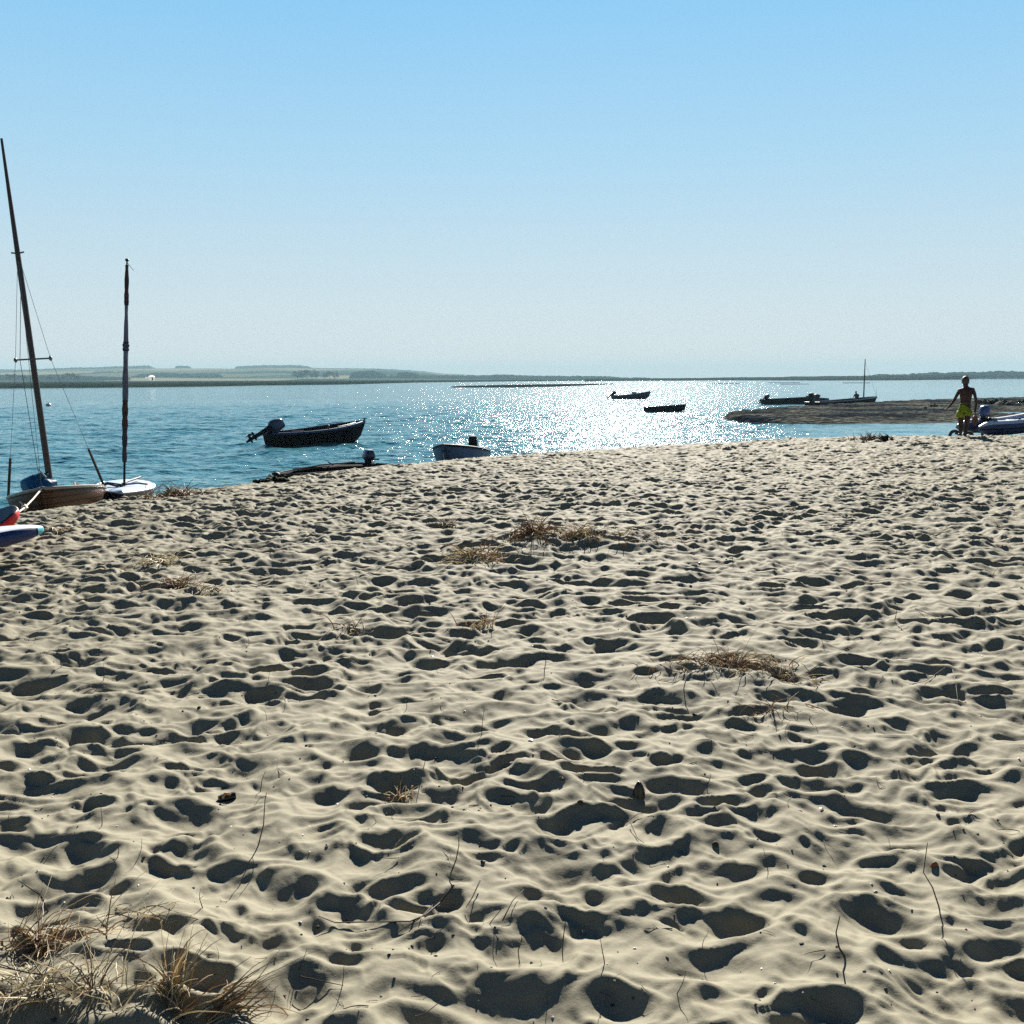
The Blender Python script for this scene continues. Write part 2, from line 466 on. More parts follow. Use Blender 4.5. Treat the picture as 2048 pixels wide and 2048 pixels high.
MARSH = land_material('salt_marsh', (0.006, 0.011, 0.010), (0.016, 0.024, 0.015), 0.25, 0.5, 0.3, (1, 0.25, 1))
MUD = land_material('mud', (0.008, 0.010, 0.011), (0.014, 0.015, 0.014), 1.2, 0.4, 0.05)
near_l = [(-260, 778), (0, 777), (200, 775.5), (300, 774.5), (420, 773), (520, 771), (690, 769), (835, 765), (1000, 763), (1130, 762), (1190, 761.2)]
flat_land('salt_marsh', near_l, None, 0.75, MARSH, 300, 30, 0.12, 30, far_dist=1650, edge=0.006)
near_r = [(1170, 763.4), (1200, 762.2), (1350, 761.4), (1450, 760.6), (1533, 760.8), (1650, 761), (1794, 760.6), (1850, 759.8), (1917, 759), (1967, 757.2), (2010, 755.9), (2060, 755), (2300, 754.3)]
def dune(X, Y, prof):
    r = np.hypot(X, Y)
    px = 1024 + F * X / Y
    return prof * sstep(900, 1250, r) * (1.0 + 2.6 * sstep(1250, 1900, px)) * (1 + 0.5 * gnoise(X / 60, Y / 60, 33) + .3 * gnoise(X / 17, Y / 17, 34))
flat_land('salt_marsh_dunes', near_r, None, 0.85, MARSH, 420, 40, 0.12, 30, far_dist=1500, edge=0.01, extra=dune)
flat_land('mud_bank', [(896, 774.8), (960, 775.2), (1031, 775.2), (1122, 773.2), (1200, 769.6), (1228, 768.2)],
          [(896, 774.3), (940, 772.0), (992, 770.6), (1057, 769.2), (1186, 768), (1228, 767.8)], 0.22, MUD, 160, 12, 0.03, 12)
for near, far in ([[(1536, 766.4), (1600, 766.2)], [(1536, 765.2), (1600, 765.0)]], [[(1684, 766.6), (1740, 766.4)], [(1684, 765.3), (1740, 765.2)]],
                  [[(1422, 767.8), (1480, 767.4)], [(1422, 766.6), (1480, 766.2)]], [[(1560, 768.9), (1620, 768.6)], [(1560, 767.9), (1620, 767.7)]]):
    flat_land('mud_bank', near, far, 0.06, MUD, 30, 6, 0.02, 5)

# shingle spit on the right with a lagoon behind it
def shingle_material():
    m = bpy.data.materials.new('shingle'); m.use_nodes = True
    n = m.node_tree.nodes; l = m.node_tree.links; b = n['Principled BSDF']
    b.inputs['Roughness'].default_value = 1.0; b.inputs['Specular IOR Level'].default_value = 0.0
    ge = n.new('ShaderNodeNewGeometry')
    vo = n.new('ShaderNodeTexVoronoi'); vo.inputs['Scale'].default_value = 3.2; l.new(ge.outputs['Position'], vo.inputs['Vector'])
    z = n.new('ShaderNodeTexNoise'); z.inputs['Scale'].default_value = 0.16; z.inputs['Detail'].default_value = 4; l.new(ge.outputs['Position'], z.inputs['Vector'])
    cr = n.new('ShaderNodeMapRange'); cr.inputs[1].default_value = .42; cr.inputs[2].default_value = .60; l.new(z.outputs['Fac'], cr.inputs[0])
    mx = n.new('ShaderNodeMix'); mx.data_type = 'RGBA'; mx.inputs[6].default_value = (0.017, 0.022, 0.029, 1); mx.inputs[7].default_value = (0.092, 0.092, 0.075, 1)
    l.new(cr.outputs[0], mx.inputs[0])
    h = n.new('ShaderNodeSeparateColor'); l.new(vo.outputs['Color'], h.inputs[0])
    mr = n.new('ShaderNodeMapRange'); mr.inputs[3].default_value = .35; mr.inputs[4].default_value = 1.5; l.new(h.outputs[0], mr.inputs[0])
    vm = n.new('ShaderNodeVectorMath'); vm.operation = 'SCALE'; l.new(mx.outputs[2], vm.inputs[0]); l.new(mr.outputs[0], vm.inputs['Scale'])
    l.new(vm.outputs[0], b.inputs['Base Color'])
    bp = n.new('ShaderNodeBump'); bp.inputs['Strength'].default_value = 1; bp.inputs['Distance'].default_value = 0.12
    l.new(vo.outputs['Distance'], bp.inputs['Height']); l.new(bp.outputs[0], b.inputs['Normal'])
    return m
def lagoon(x, y):
    c = 825.2 + max(0, x - 1930) * 0.034
    hw = 0.6 + 4.2 * min(1, max(0, (x - 1900) / 120))
    if x < 1884: return 0.0
    return max(0.0, min(1.0, 1.6 - abs(y - c) / hw))
def ridge(X, Y, prof):
    return prof * (0.12 * gnoise(X / 1.4, Y / 1.4, 71) + 0.07 * gnoise(X / .5, Y / .5, 72))
near_s = [(1436, 836.5), (1460, 842), (1500, 848), (1600, 850.5), (1700, 850.5), (1800, 849.5), (1890, 848.5), (1960, 847), (2048, 846), (2300, 843)]
far_s = [(1436, 835.5), (1460, 831), (1500, 825), (1530, 822), (1600, 817), (1680, 811.5), (1755, 807.5), (1800, 804.5), (1900, 800.5), (2048, 797), (2300, 793)]
flat_land('shingle_spit', near_s, far_s, 0.28, shingle_material(), 700, 120, 0.05, 6, edge=0.10, lagoon=lagoon, extra=ridge)

# hills with fields
def hill_material():
    m = bpy.data.materials.new('hill_fields'); m.use_nodes = True
    n = m.node_tree.nodes; l = m.node_tree.links; b = n['Principled BSDF']
    b.inputs['Roughness'].default_value = 1.0; b.inputs['Specular IOR Level'].default_value = 0.0
    ge = n.new('ShaderNodeNewGeometry'); mp = n.new('ShaderNodeMapping'); mp.inputs['Scale'].default_value = (1 / 330, 1 / 300, 0)
    l.new(ge.outputs['Position'], mp.inputs[0])
    vo = n.new('ShaderNodeTexVoronoi'); vo.inputs['Scale'].default_value = 1; l.new(mp.outputs[0], vo.inputs['Vector'])
    h = n.new('ShaderNodeSeparateColor'); l.new(vo.outputs['Color'], h.inputs[0])
    r = n.new('ShaderNodeValToRGB'); r.color_ramp.interpolation = 'CONSTANT'
    e = r.color_ramp.elements; e[0].color = (0.018, 0.036, 0.02, 1); e[1].position = .3; e[1].color = (0.19, 0.175, 0.12, 1)
    e2 = e.new(.62); e2.color = (0.045, 0.07, 0.045, 1); e3 = e.new(.8); e3.color = (0.10, 0.105, 0.07, 1)
    l.new(h.outputs[0], r.inputs[0]); l.new(r.outputs[0], b.inputs['Base Color'])
    return m
RIDGE = [(-300, 742), (0, 742), (115, 738.5), (200, 737), (242, 736), (330, 737.5), (480, 737.5), (540, 735), (600, 735.5), (640, 737), (760, 738), (830, 742), (889, 748), (960, 751), (1010, 752.5), (1100, 754.5), (1300, 756.2), (1600, 755.2), (1735, 751.5), (1800, 751), (1900, 752), (2400, 751)]
nu, nv = 420, 30
xs = np.linspace(-300, 2400, nu); V = np.zeros((nu, nv, 3)); vs = np.linspace(0, 1, nv)
for i, px in enumerate(xs):
    d = ray(px, 740); dh = Vector((d.x, d.y, 0)).normalized()
    top = CAM_Z + ray(px, float(interp(RIDGE, px))).z / math.hypot(ray(px, 740).x, 1) * 3300
    for j, v in enumerate(vs):
        r = 1500 + v * 2500
        if r < 3300: k = (r - 1500) / 1800; z = -0.5 + (top + 0.5) * (0.25 * k + .75 * (k * k * (3 - 2 * k)))
        else: z = top * (1 - 0.5 * (r - 3300) / 700)
        V[i, j] = (dh.x * r, dh.y * r, max(z, -0.6) + 1.2 * math.sin(px * .021 + v * 9) * min(1, v * 2) * (top > 6))
tag(np_mesh('hills', V.reshape(-1, 3), grid_quads(nu, nv)[:, ::-1], hill_material()), kind='structure')

# woods that read as one mass
WOOD = land_material('woodland', (0.008, 0.020, 0.012), (0.018, 0.036, 0.02), 0.12, 0.9, 2.0)
def wood(name, top, base, r0, depth, seed, cs=9.0, amp=2.5, label=None):
    x0, x1 = top[0][0], top[-1][0]
    n = max(12, int((x1 - x0) * r0 / F / 2.5)); nv = 14
    xs = np.linspace(x0, x1, n); V = np.zeros((n, nv + 2, 3))
    for i, px in enumerate(xs):
        d = ray(px, 740); dh = Vector((d.x, d.y, 0)).normalized(); hy = math.hypot(d.x, 1)
        zt = CAM_Z + ray(px, float(interp(top, px))).z / hy * r0
        zb = CAM_Z + ray(px, float(interp(base, px))).z / hy * r0 - 2
        for j in range(nv + 2):
            v = max(0, min(1, (j - 1) / (nv - 1)))
            r = r0 + v * depth
            s_ = math.sin(math.pi * min(1, max(0.0, v) * 2.2 + 0.14) / 2) if v < .4 else 1 - 0.25 * (v - .4)
            V[i, j] = (dh.x * r, dh.y * r, zb + (zt - zb) * s_ * (0.0 if j in (0, nv + 1) else 1))
    X, Y = V[:, 1:-1, 0], V[:, 1:-1, 1]
    c = 1 - craters(X, Y, cs, cs * .5, cs * .8, 0.5, 1.0, seed, np.zeros_like(X), 0.05) * -1
    nz = -craters(X, Y, cs, cs * .55, cs * .8, 0.4, 1.0, seed, np.zeros_like(X), 0.05)
    V[:, 1:-1, 2] += amp * (nz - 0.55) + amp * .35 * gnoise(X / 2.2, Y / 2.2, seed)
    o = np_mesh(name, V.reshape(-1, 3), grid_quads(n, nv + 2)[:, ::-1], WOOD)
    return tag(o, label, 'woodland', None, 'stuff')
wood('woodland', [(-60, 740), (0, 738.5), (60, 739), (115, 735.5), (200, 733.5), (242, 732), (298, 730.5), (309, 735), (313, 738)], [(-60, 744), (313, 739)], 3350, 140, 901, 14, 3, 'hazy wood capping the hill behind the two masts')
wood('woodland', [(348, 738), (352, 731.5), (365, 730.5), (379, 732), (388, 738)], [(348, 739), (388, 739)], 3360, 120, 902, 14, 2.5, 'small square clump of wood alone on the hilltop')
wood('woodland', [(466, 738), (474, 732), (528, 729.5), (600, 729.5), (612, 731.5), (630, 736), (640, 738)], [(466, 739), (640, 739)], 3370, 160, 903, 14, 3, 'long pale wood on the highest part of the hills')
wood('woodland', [(640, 737), (700, 736), (760, 737), (830, 741), (889, 747), (960, 751)], [(640, 739), (830, 743), (889, 749), (960, 753)], 3200, 120, 904, 14, 2.5, 'thin wood following the hill down to the flat shore')
wood('woodland', [(176, 752), (186, 744), (210, 742.5), (250, 743), (262, 752)], [(176, 754), (262, 754)], 2300, 90, 905, 10, 2.5, 'wood below the pale field between the two masts')
wood('woodland', [(262, 752), (276, 748), (320, 745), (380, 747), (440, 747.5), (446, 754)], [(262, 758), (446, 758)], 1900, 90, 906, 10, 2.5, 'broad dark wood behind the small white shelter')
wood('woodland', [(-60, 752), (0, 750), (30, 748), (60, 751), (110, 749), (180, 752), (260, 754)], [(-60, 760), (260, 760)], 1640, 60, 907, 7, 2.2, 'belt of dark trees along the far left shore')
wood('woodland', [(697, 756), (702, 745), (715, 741.5), (750, 741), (764, 745), (772, 750), (793, 751), (796, 744), (815, 743.5), (832, 746), (842, 751), (900, 750), (960, 750.5), (1000, 748.5), (1060, 751), (1160, 752), (1212, 752), (1240, 754.5), (1300, 755.5)],
     [(697, 759), (1300, 759)], 1760, 90, 908, 9, 2.2, 'low hazy wood along the shore above the thin mud bank')
wood('woodland', [(1735, 752), (1760, 748), (1800, 748.5), (1845, 745.5), (1870, 743.5), (1890, 745.5), (1909, 743.6), (1960, 743.4), (1998, 741.8), (2048, 742.4), (2200, 742)],
     [(1735, 757), (2200, 757)], 1530, 90, 909, 8, 2.2, 'green wood behind the dunes beyond the boy')

# ------------------------------------------------------------------ mesh builder
class MB:
    def __init__(self): self.v = []; self.f = []; self.m = []; self.mi = 0
    def grid(self, rows, closed=False, cap=False):
        b = len(self.v); n = len(rows[0])
        for r in rows: self.v += [tuple(p) for p in r]
        for i in range(len(rows) - 1):
            for j in range(n if closed else n - 1):
                k = (j + 1) % n
                self.f.append((b + i * n + j, b + i * n + k, b + (i + 1) * n + k, b + (i + 1) * n + j)); self.m.append(self.mi)
        if cap:
            self.f.append(tuple(b + j for j in range(n))[::-1]); self.m.append(self.mi)
            self.f.append(tuple(b + (len(rows) - 1) * n + j for j in range(n))); self.m.append(self.mi)
    def tube(self, pts, rad, seg=8, cap=True, flat=1.0):
        pts = [Vector(p) for p in pts]
        if not hasattr(rad, '__len__'): rad = [rad] * len(pts)
        rows = []; up = None
        for i, p in enumerate(pts):
            t = (pts[min(i + 1, len(pts) - 1)] - pts[max(i - 1, 0)]).normalized()
            if up is None:
                up = Vector((0, 0, 1)) if abs(t.z) < .9 else Vector((1, 0, 0))
            a = (up - t * up.dot(t)).normalized(); bb = t.cross(a); up = a
            rows.append([p + (a * math.cos(q) * rad[i] * flat + bb * math.sin(q) * rad[i]) for q in [2 * math.pi * k / seg for k in range(seg)]])
        self.grid(rows, True, cap)
    def box(self, c, s, rot=None, taper=1.0, bev=0.0):
        c = Vector(c); hx, hy, hz = s[0] / 2, s[1] / 2, s[2] / 2
        M = rot if rot is not None else Matrix.Identity(3)
        b = bev or min(s) * 0.12
        rows = []
        for z, ins, tp in ((-hz, b, 1), (-hz + b, 0, 1), (hz - b, 0, taper), (hz, b, taper)):
            x, y = (hx - ins) * tp, (hy - ins) * tp; q = b if ins == 0 else b * .5
            ring = [(x, y - q), (x - q, y), (-x + q, y), (-x, y - q), (-x, -y + q), (-x + q, -y), (x - q, -y), (x, -y + q)]
            rows.append([c + M @ Vector((px, py, z)) for px, py in ring])
        self.grid(rows, True, True)
    def loft(self, secs, seg=16, ex=2.6):
        "secs: (centre, half length x, half width y), superellipse rings stacked"
        rows = []
        for c, a, b in secs:
            ring = []
            for k in range(seg):
                t = 2 * math.pi * k / seg; ct, st = math.cos(t), math.sin(t)
                ring.append(Vector(c) + Vector((a * math.copysign(abs(ct) ** (2 / ex), ct), b * math.copysign(abs(st) ** (2 / ex), st), 0)))
            rows.append(ring)
        self.grid(rows, True, True)
    def blob(self, c, r, seed=0, rough=.2, seg=10):
        rr_ = random.Random(seed); rows = []
        for i in range(seg // 2 + 1):
            a = math.pi * (0.04 + .92 * i / (seg // 2)); row = []
            for j in range(seg):
                q = 2 * math.pi * j / seg; k = 1 + rr_.uniform(-rough, rough)
                row.append((c[0] + r[0] * k * math.sin(a) * math.cos(q), c[1] + r[1] * k * math.sin(a) * math.sin(q), c[2] - r[2] * k * math.cos(a)))
            rows.append(row)
        self.grid(rows, True, True)
    def build(self, name, mats, parent=None, smooth=True, fix=True):
        me = bpy.data.meshes.new(name); me.from_pydata(self.v, [], self.f)
        if not isinstance(mats, (list, tuple)): mats = [mats]
        for m in mats: me.materials.append(m)
        if len(mats) > 1: me.polygons.foreach_set('material_index', self.m)
        if fix:
            bm = bmesh.new(); bm.from_mesh(me); bmesh.ops.recalc_face_normals(bm, faces=bm.faces); bm.to_mesh(me); bm.free()
        me.polygons.foreach_set('use_smooth', [smooth] * len(me.polygons))
        if smooth:
            try: me.set_sharp_from_angle(angle=R(42))
            except Exception: pass
        o = bpy.data.objects.new(name, me); COL.objects.link(o)
        if parent: o.parent = parent
        return o
def ycyc(a): return a

# ------------------------------------------------------------------ distant trees and small far things
LEAF = mat('leaves', (0.02, 0.04, 0.02), 0.8, spec=.2, var=.25, vscale=.3)
BARK = mat('bark', (0.07, 0.055, 0.04), 0.9, var=.2)
def crown_mesh(seed, w, h, n=750):
    q = random.Random(seed); mb = MB(); cl = [(q.uniform(-.38, .38) * w, q.uniform(-.38, .38) * w, h * q.uniform(.32, .86), q.uniform(.17, .27) * w) for _ in range(11)]
    for _ in range(n):
        cx, cy, cz, r = q.choice(cl)
        d = Vector((q.gauss(0, 1), q.gauss(0, 1), q.gauss(0, 1))).normalized() * r * q.uniform(.65, 1.05)
        c = Vector((cx, cy, cz)) + Vector((d.x, d.y, d.z * .8)); s_ = q.uniform(.35, .8)
        u = Vector((q.gauss(0, 1), q.gauss(0, 1), q.gauss(0, 1))).normalized(); v_ = u.orthogonal().normalized(); w_ = u.cross(v_)
        b = len(mb.v); mb.v += [tuple(c + v_ * s_), tuple(c + w_ * s_ * .7), tuple(c - v_ * s_), tuple(c - w_ * s_ * .7)]
        mb.f.append((b, b + 1, b + 2, b + 3)); mb.m.append(0)
    return mb
def trunk_mesh(seed, h, r):
    q = random.Random(seed); mb = MB()
    mb.tube([(0, 0, -1), (q.uniform(-.3, .3), 0, h * .3), (q.uniform(-.4, .4), .2, h * .6)], [r, r * .8, r * .4], 7)
    for k in range(4):
        a = k * 1.6 + q.random()
        mb.tube([(0, 0, h * .28), (math.cos(a) * h * .15, math.sin(a) * h * .15, h * .5), (math.cos(a) * h * .24, math.sin(a) * h * .24, h * .68)], [r * .5, r * .3, r * .1], 5)
    return mb
tree_meshes = []
for k in range(3):
    c = crown_mesh(40 + k, 13, 15).build('crown', LEAF, None, False, False); t = trunk_mesh(60 + k, 15, .45).build('trunk', BARK)
    tree_meshes.append((c.data, t.data)); bpy.data.objects.remove(c); bpy.data.objects.remove(t)
def far_tree(px, ytop, ybase, r, k, label, group, wide=1.0):
    hy = math.hypot(ray(px, 740).x, 1)
    d = ray(px, ybase); zb = CAM_Z + d.z / hy * r; zt = CAM_Z + ray(px, ytop).z / hy * r
    h = zt - zb; s_ = h / 15
    e = empty('far_tree', (d.x / hy * r, r / hy, zb), (0, 0, k * 2.1), label, 'tree', group)
    e.scale = (s_ * wide, s_ * wide, s_)
    for nm, me in (('crown', tree_meshes[k % 3][0]), ('trunk', tree_meshes[k % 3][1])):
        o = bpy.data.objects.new(nm, me); COL.objects.link(o); o.parent = e
spots = [(595, 740, 'leftmost tree of the left shore grove, between mast and boats'), (604, 738.5, 'second tree from the left in the left shore grove'), (614, 738, 'third tree from the left in the left shore grove'),
         (624, 738.5, 'fourth tree from the left in the left shore grove'), (633, 740, 'rightmost tree of the left shore grove')]
for k, (px, yt, lb) in enumerate(spots): far_tree(px, yt, 758.5, 1620, k, 'tall hazy tree, ' + lb, 'trees of the grove on the far shore', 1.1)
for k, (px, yt, lb) in enumerate([(650, 743, 'left end tree of the right shore grove'), (659, 741, 'middle tree of the right shore grove'), (669, 741.5, 'right end tree of the right shore grove')]):
    far_tree(px, yt, 758.5, 1630, k + 1, 'hazy round tree, ' + lb, 'trees of the grove on the far shore', 1.1)
far_tree(142, 744.5, 759, 1300, 0, 'big domed dark tree on the far shore between the two masts', 'dark trees on the far left shore', 1.7)
far_tree(129, 749, 759, 1310, 2, 'low dark tree just left of the big domed tree', 'dark trees on the far left shore', 1.6)
far_tree(155, 749.5, 759, 1310, 1, 'low dark tree just right of the big domed tree', 'dark trees on the far left shore', 1.7)
far_tree(22, 748, 760, 1290, 2, 'dark tree on the far shore at the left frame edge', 'dark trees on the far left shore', 1.6)
far_tree(48, 750, 760, 1300, 0, 'dark tree on the far shore left of the leaning mast', 'dark trees on the far left shore', 1.8)
far_tree(100, 750, 759, 1300, 1, 'dark tree on the far shore right of the leaning mast', 'dark trees on the far left shore', 1.8)
far_tree(590, 742, 756, 1900, 1, 'pale tree standing left of the left shore grove', 'trees of the grove on the far shore', 1.2)
WHITEP = mat('white_paint', (0.78, 0.79, 0.80), 0.45, var=.05)
ROOF = mat('roof_tile', (0.22, 0.21, 0.2), 0.8)
DARKP = mat('dark_opening', (0.02, 0.022, 0.03), 0.4)
p = at_y(304, 760.5, 560); hb = empty('canvas_shelter', p, (0, 0, R(20)), 'tiny bright white canvas shelter on the far marsh right of the upright mast', 'shelter')
CANV = mat('white_canvas', (.8, .8, .8), .8, var=.03, trans=.85)
m_ = MB(); m_.box((0, 0, 1.0), (3.2, 2.4, 2.2)); m_.box((-2.6, .1, 1.4), (2.0, 2.0, 1.0)); m_.build('wall', CANV, hb, False)
m_ = MB(); m_.grid([[(-1.7, -1.35, 2.05), (0, -1.35, 2.9), (1.7, -1.35, 2.05)], [(-1.7, 1.35, 2.05), (0, 1.35, 2.9), (1.7, 1.35, 2.05)], [(-1.7, 1.35, 1.95), (0, 1.35, 2.05), (1.7, 1.35, 1.95)]]); m_.build('roof', CANV, hb, False)
m_ = MB(); m_.box((.3, -1.22, .8), (.8, .06, 1.6)); m_.build('door', DARKP, hb, False)
p = at(97, 812); bo = empty('mooring_buoy', p, (0, 0, 0), 'small pale mooring buoy floating right of the leaning mast', 'buoy')
m_ = MB(); m_.blob((0, 0, 0.06), (.26, .26, .22), 4, .02, 14); m_.build('float', mat('buoy_skin', (.35, .36, .42), .4), bo)
m_ = MB(); m_.tube([(0, 0, .25), (.05, 0, .38), (-.05, 0, .38), (0, 0, .25)], .02, 6); m_.build('ring', DARKP, bo)

# ------------------------------------------------------------------ boats
BLACKH = mat('black_hull_paint', (0.002, 0.0025, 0.004), .8, var=.2, spec=.02, bump=.2, bscale=25)
NAVY = mat('navy_paint', (0.012, 0.022, 0.07), .4, var=.15)
BLUEGREY = mat('blue_grey_gunwale', (0.035, 0.055, 0.13), .6, spec=.1)
GREYH = mat('grey_hull', (0.055, 0.07, 0.15), .6, var=.12, vscale=3)
ENG = mat('engine_black', (0.005, 0.006, 0.010), .6, var=.1, spec=.12)
ENGN = mat('engine_navy', (0.02, 0.032, 0.085), .35, var=.1)
ENGB = mat('engine_blue', (0.012, 0.04, 0.17), .35, var=.1)
METAL = mat('dull_metal', (.12, .12, .13), .4, 0.6)
OLIVE = mat('olive_hull', (0.014, 0.014, 0.009), .8, spec=.05)
THW = mat('thwart_wood', (0.05, 0.036, 0.026), .8, spec=.05, var=.2)
ROPE = mat('rope', (.50, .47, .42), .8, var=.1)
ROPED = mat('dark_rope', (.05, .05, .05), .8)
VARN = None
def hull_pts(L, B, z0, z1, draft, fs, mid, p, rake, flat, stern_rake=0.0, n=22, m=9, sheer_pow=2.0, fore=.35, transom_low=0.0):
    "outer skin as rows of sections from stern to bow; each row port sheer - keel - starboard sheer"
    rows = []
    for i in range(n + 1):
        t = i / n
        if t < mid: f = fs + (1 - fs) * math.sin(t / mid * math.pi / 2)
        else: f = max(0.0, 1 - ((t - mid) / (1 - mid)) ** p) ** .9
        b = max(B / 2 * f, 0.012)
        s_ = z0 + (z1 - z0) * t ** sheer_pow
        up = max(0, (t - (1 - fore)) / fore)
        k = -draft + (s_ * .0 + draft + .02 + (z1 * .30)) * up ** 3.0
        sec = []
        for j in range(-m, m + 1):
            a = abs(j) / m
            yy = b * (math.sin(a * math.pi / 2) ** (flat)) * (1 - 0.18 * up * (1 - a))
            zz = k + (s_ - k) * (1 - math.cos(a * math.pi / 2)) ** (0.95 + .25 * up)
            x = t * L + rake * up ** 1.6 * ((zz - k) / (s_ - k)) - stern_rake * (1 - min(1, t * 6)) * ((zz - k) / (s_ - k))
            sec.append(Vector((x, math.copysign(yy, j) if j else 0.0, zz)))
        rows.append(sec)
    return rows
def make_hull(e, rows, hullm, gunm, thick=.035, gun_r=.03, thwarts=(.25, .55), thm=None, floor=.1, inner=None, foredeck=0.0, deckm=None):
    mb = MB(); mb.grid(rows)
    b = len(mb.v); sec = rows[0]
    mb.f.append(tuple(range(len(sec)))); mb.m.append(0)
    if inner is None: inner = hullm
    o = mb.build('hull', [hullm, inner], e)
    sl = o.modifiers.new('skin', 'SOLIDIFY'); sl.thickness = thick; sl.offset = -1; sl.material_offset = 1
    gb = MB()
    port = [r[0] for r in rows]; star = [r[-1] for r in rows]
    loop = port + star[::-1][1:]
    gb.tube([p_ + Vector((0, 0, .005)) for p_ in loop], gun_r, 8, flat=1.3)
    gb.tube([port[0], (port[0] + star[0]) / 2 + Vector((0, 0, .01)), star[0]], gun_r, 8)
    gb.build('gunwale', gunm, e)
    n = len(rows) - 1; mm = len(rows[0]) // 2
    for t in thwarts:
        i = int(t * n); w = abs(rows[i][0].y) * .93; zz = rows[i][0].z * .66 + rows[i][mm].z * .34
        tb = MB(); tb.box((rows[i][0].x, 0, zz), (.24, 2 * w, .03)); tb.build('thwart', thm or THW, e)
    if foredeck:
        i0 = int((1 - foredeck) * n)
        db = MB(); db.grid([[r[0] + Vector((0, 0, .02)), r[0] * .5 + r[-1] * .5 + Vector((0, 0, .05)), r[-1] + Vector((0, 0, .02))] for r in rows[i0:]]); db.build('foredeck', deckm or gunm, e)
    fl = MB(); fl.grid([[Vector((r[mm].x - .02, -abs(r[0].y) * .55, r[mm].z + (r[0].z - r[mm].z) * .22)), Vector((r[mm].x - .02, abs(r[0].y) * .55, r[mm].z + (r[0].z - r[mm].z) * .22))] for r in rows[:int(n * .8)]])
    fl.build('floorboards', thm or THW, e)
    kb = MB(); kb.tube([rows[0][mm] + Vector((0, 0, -.015))] + [r[mm] + Vector((.01, 0, -.015)) for r in rows[1:]] + [rows[-1][0] + Vector((.02, 0, 0))], .022, 6); kb.build('keel', hullm, e)
    return o
def outboard(parent, loc, tilt, s=1.0, cow=ENG, turn=0.0, shape='big', legm=ENG):
    "aft is -x; pivot at the transom top"
    e = MB()
    ML = Matrix.Scale(s, 3)
    e.box((-.06, 0, -.08), (.1, .2, .28)); e.box((.03, 0, -.02), (.05, .24, .1))
    e.loft([((-.2, 0, .12), .11, .09), ((-.2, 0, -.05), .085, .065), ((-.2, 0, -.35), .075, .045), ((-.2, 0, -.62), .075, .03)], 12)
    e.loft([((-.24, 0, -.60), .17, .085), ((-.24, 0, -.62), .17, .085)], 12)
    e.loft([((-.21, 0, -.62), .07, .028), ((-.21, 0, -.80), .06, .02), ((-.20, 0, -.98), .03, .006)], 10)
    e.tube([(-.06, 0, -.78), (-.12, 0, -.78), (-.22, 0, -.78), (-.34, 0, -.78), (-.40, 0, -.78)], [.01, .038, .05, .042, .03], 10)
    o = e.build('outboard_motor', legm, parent)
    c = MB()
    if shape == 'big':
        c.loft([((-.17, 0, .10), .17, .12), ((-.16, 0, .16), .22, .15), ((-.15, 0, .32), .225, .16), ((-.13, 0, .50), .19, .145), ((-.11, 0, .57), .15, .12), ((-.10, 0, .59), .06, .05)], 18, 4.0)
    else:
        c.loft([((-.17, 0, .10), .12, .09), ((-.16, 0, .17), .19, .145), ((-.15, 0, .22), .20, .15), ((-.14, 0, .33), .165, .12), ((-.13, 0, .38), .12, .09), ((-.13, 0, .39), .05, .04)], 18, 3.4)
    c.build('cowling', cow, o)
    pr = MB()
    for k in range(3):
        a = k * 2 * math.pi / 3 + .4
        d = Vector((0, math.cos(a), math.sin(a))); q = Vector((0, -math.sin(a), math.cos(a)))
        pr.grid([[Vector((-.37 + .03 * w_, 0, -.78)) + d * rr_ + q * w_ * ww for w_ in (-1, 0, 1)] for rr_, ww in ((.03, .02), (.07, .05), (.11, .05), (.135, .02))])
    pr.build('propeller', METAL, o)
    tl = MB(); tl.tube([(-.02, 0, .12), (.18, .01, .15), (.42, .02, .17)], [.022, .018, .022], 8); tl.build('tiller', legm, o)
    o.location = loc; o.rotation_euler = Euler((0, tilt, turn)); o.scale = (s, s, s)
    return o
def place(stern, bow, name, label, group=None, z=None, heel=0, trim=0):
    d = bow - stern; e = empty(name, (stern.x, stern.y, stern.z if z is None else z), (heel, trim, math.atan2(d.y, d.x)), label, 'boat', group)
    e.rotation_mode = 'XYZ'
    return e, math.hypot(d.x, d.y)
def railing(e, rows, i0, i1, h, m, name='rail'):
    for side in (0, -1):
        mb = MB(); pts = [rows[i][side] + Vector((0, 0, h)) for i in range(i0, i1)]
        mb.tube(pts, .012, 6)
        for i in (i0, (i0 + i1) // 2, i1 - 1): mb.tube([rows[i][side], rows[i][side] + Vector((0, 0, h))], .01, 6)
        mb.build(name, m, e)

# dark clinker motor boat, left of centre
G_BOATS = 'small boats moored on the creek'
st, bw = at(544, 892), at(726, 882.5)
e, L = place(st, bw, 'motor_boat', 'large black open motor boat afloat left of centre, outboard tilted up', G_BOATS)
rows = hull_pts(L * .97, 1.75, .50, .84, .22, .72, .42, 2.4, .24, .75, .05, sheer_pow=2.2, n=26)
make_hull(e, rows, BLACKH, BLUEGREY, .04, .04, (.16, .42, .66), foredeck=0)
outboard(e, (-.02, 0, .50), R(62), 1.12, ENGN)
railing(e, rows, 3, 7, .09, METAL); railing(e, rows, 16, 23, .09, METAL)
mb = MB(); mb.tube([rows[-1][0] + Vector((-.05, 0, -.05)), rows[-1][0] + Vector((.0, 0, .12))], .03, 8); mb.box(tuple(rows[-1][0] + Vector((.0, 0, .12))), (.2, .06, .04)); mb.build('stem_post', ENG, e)
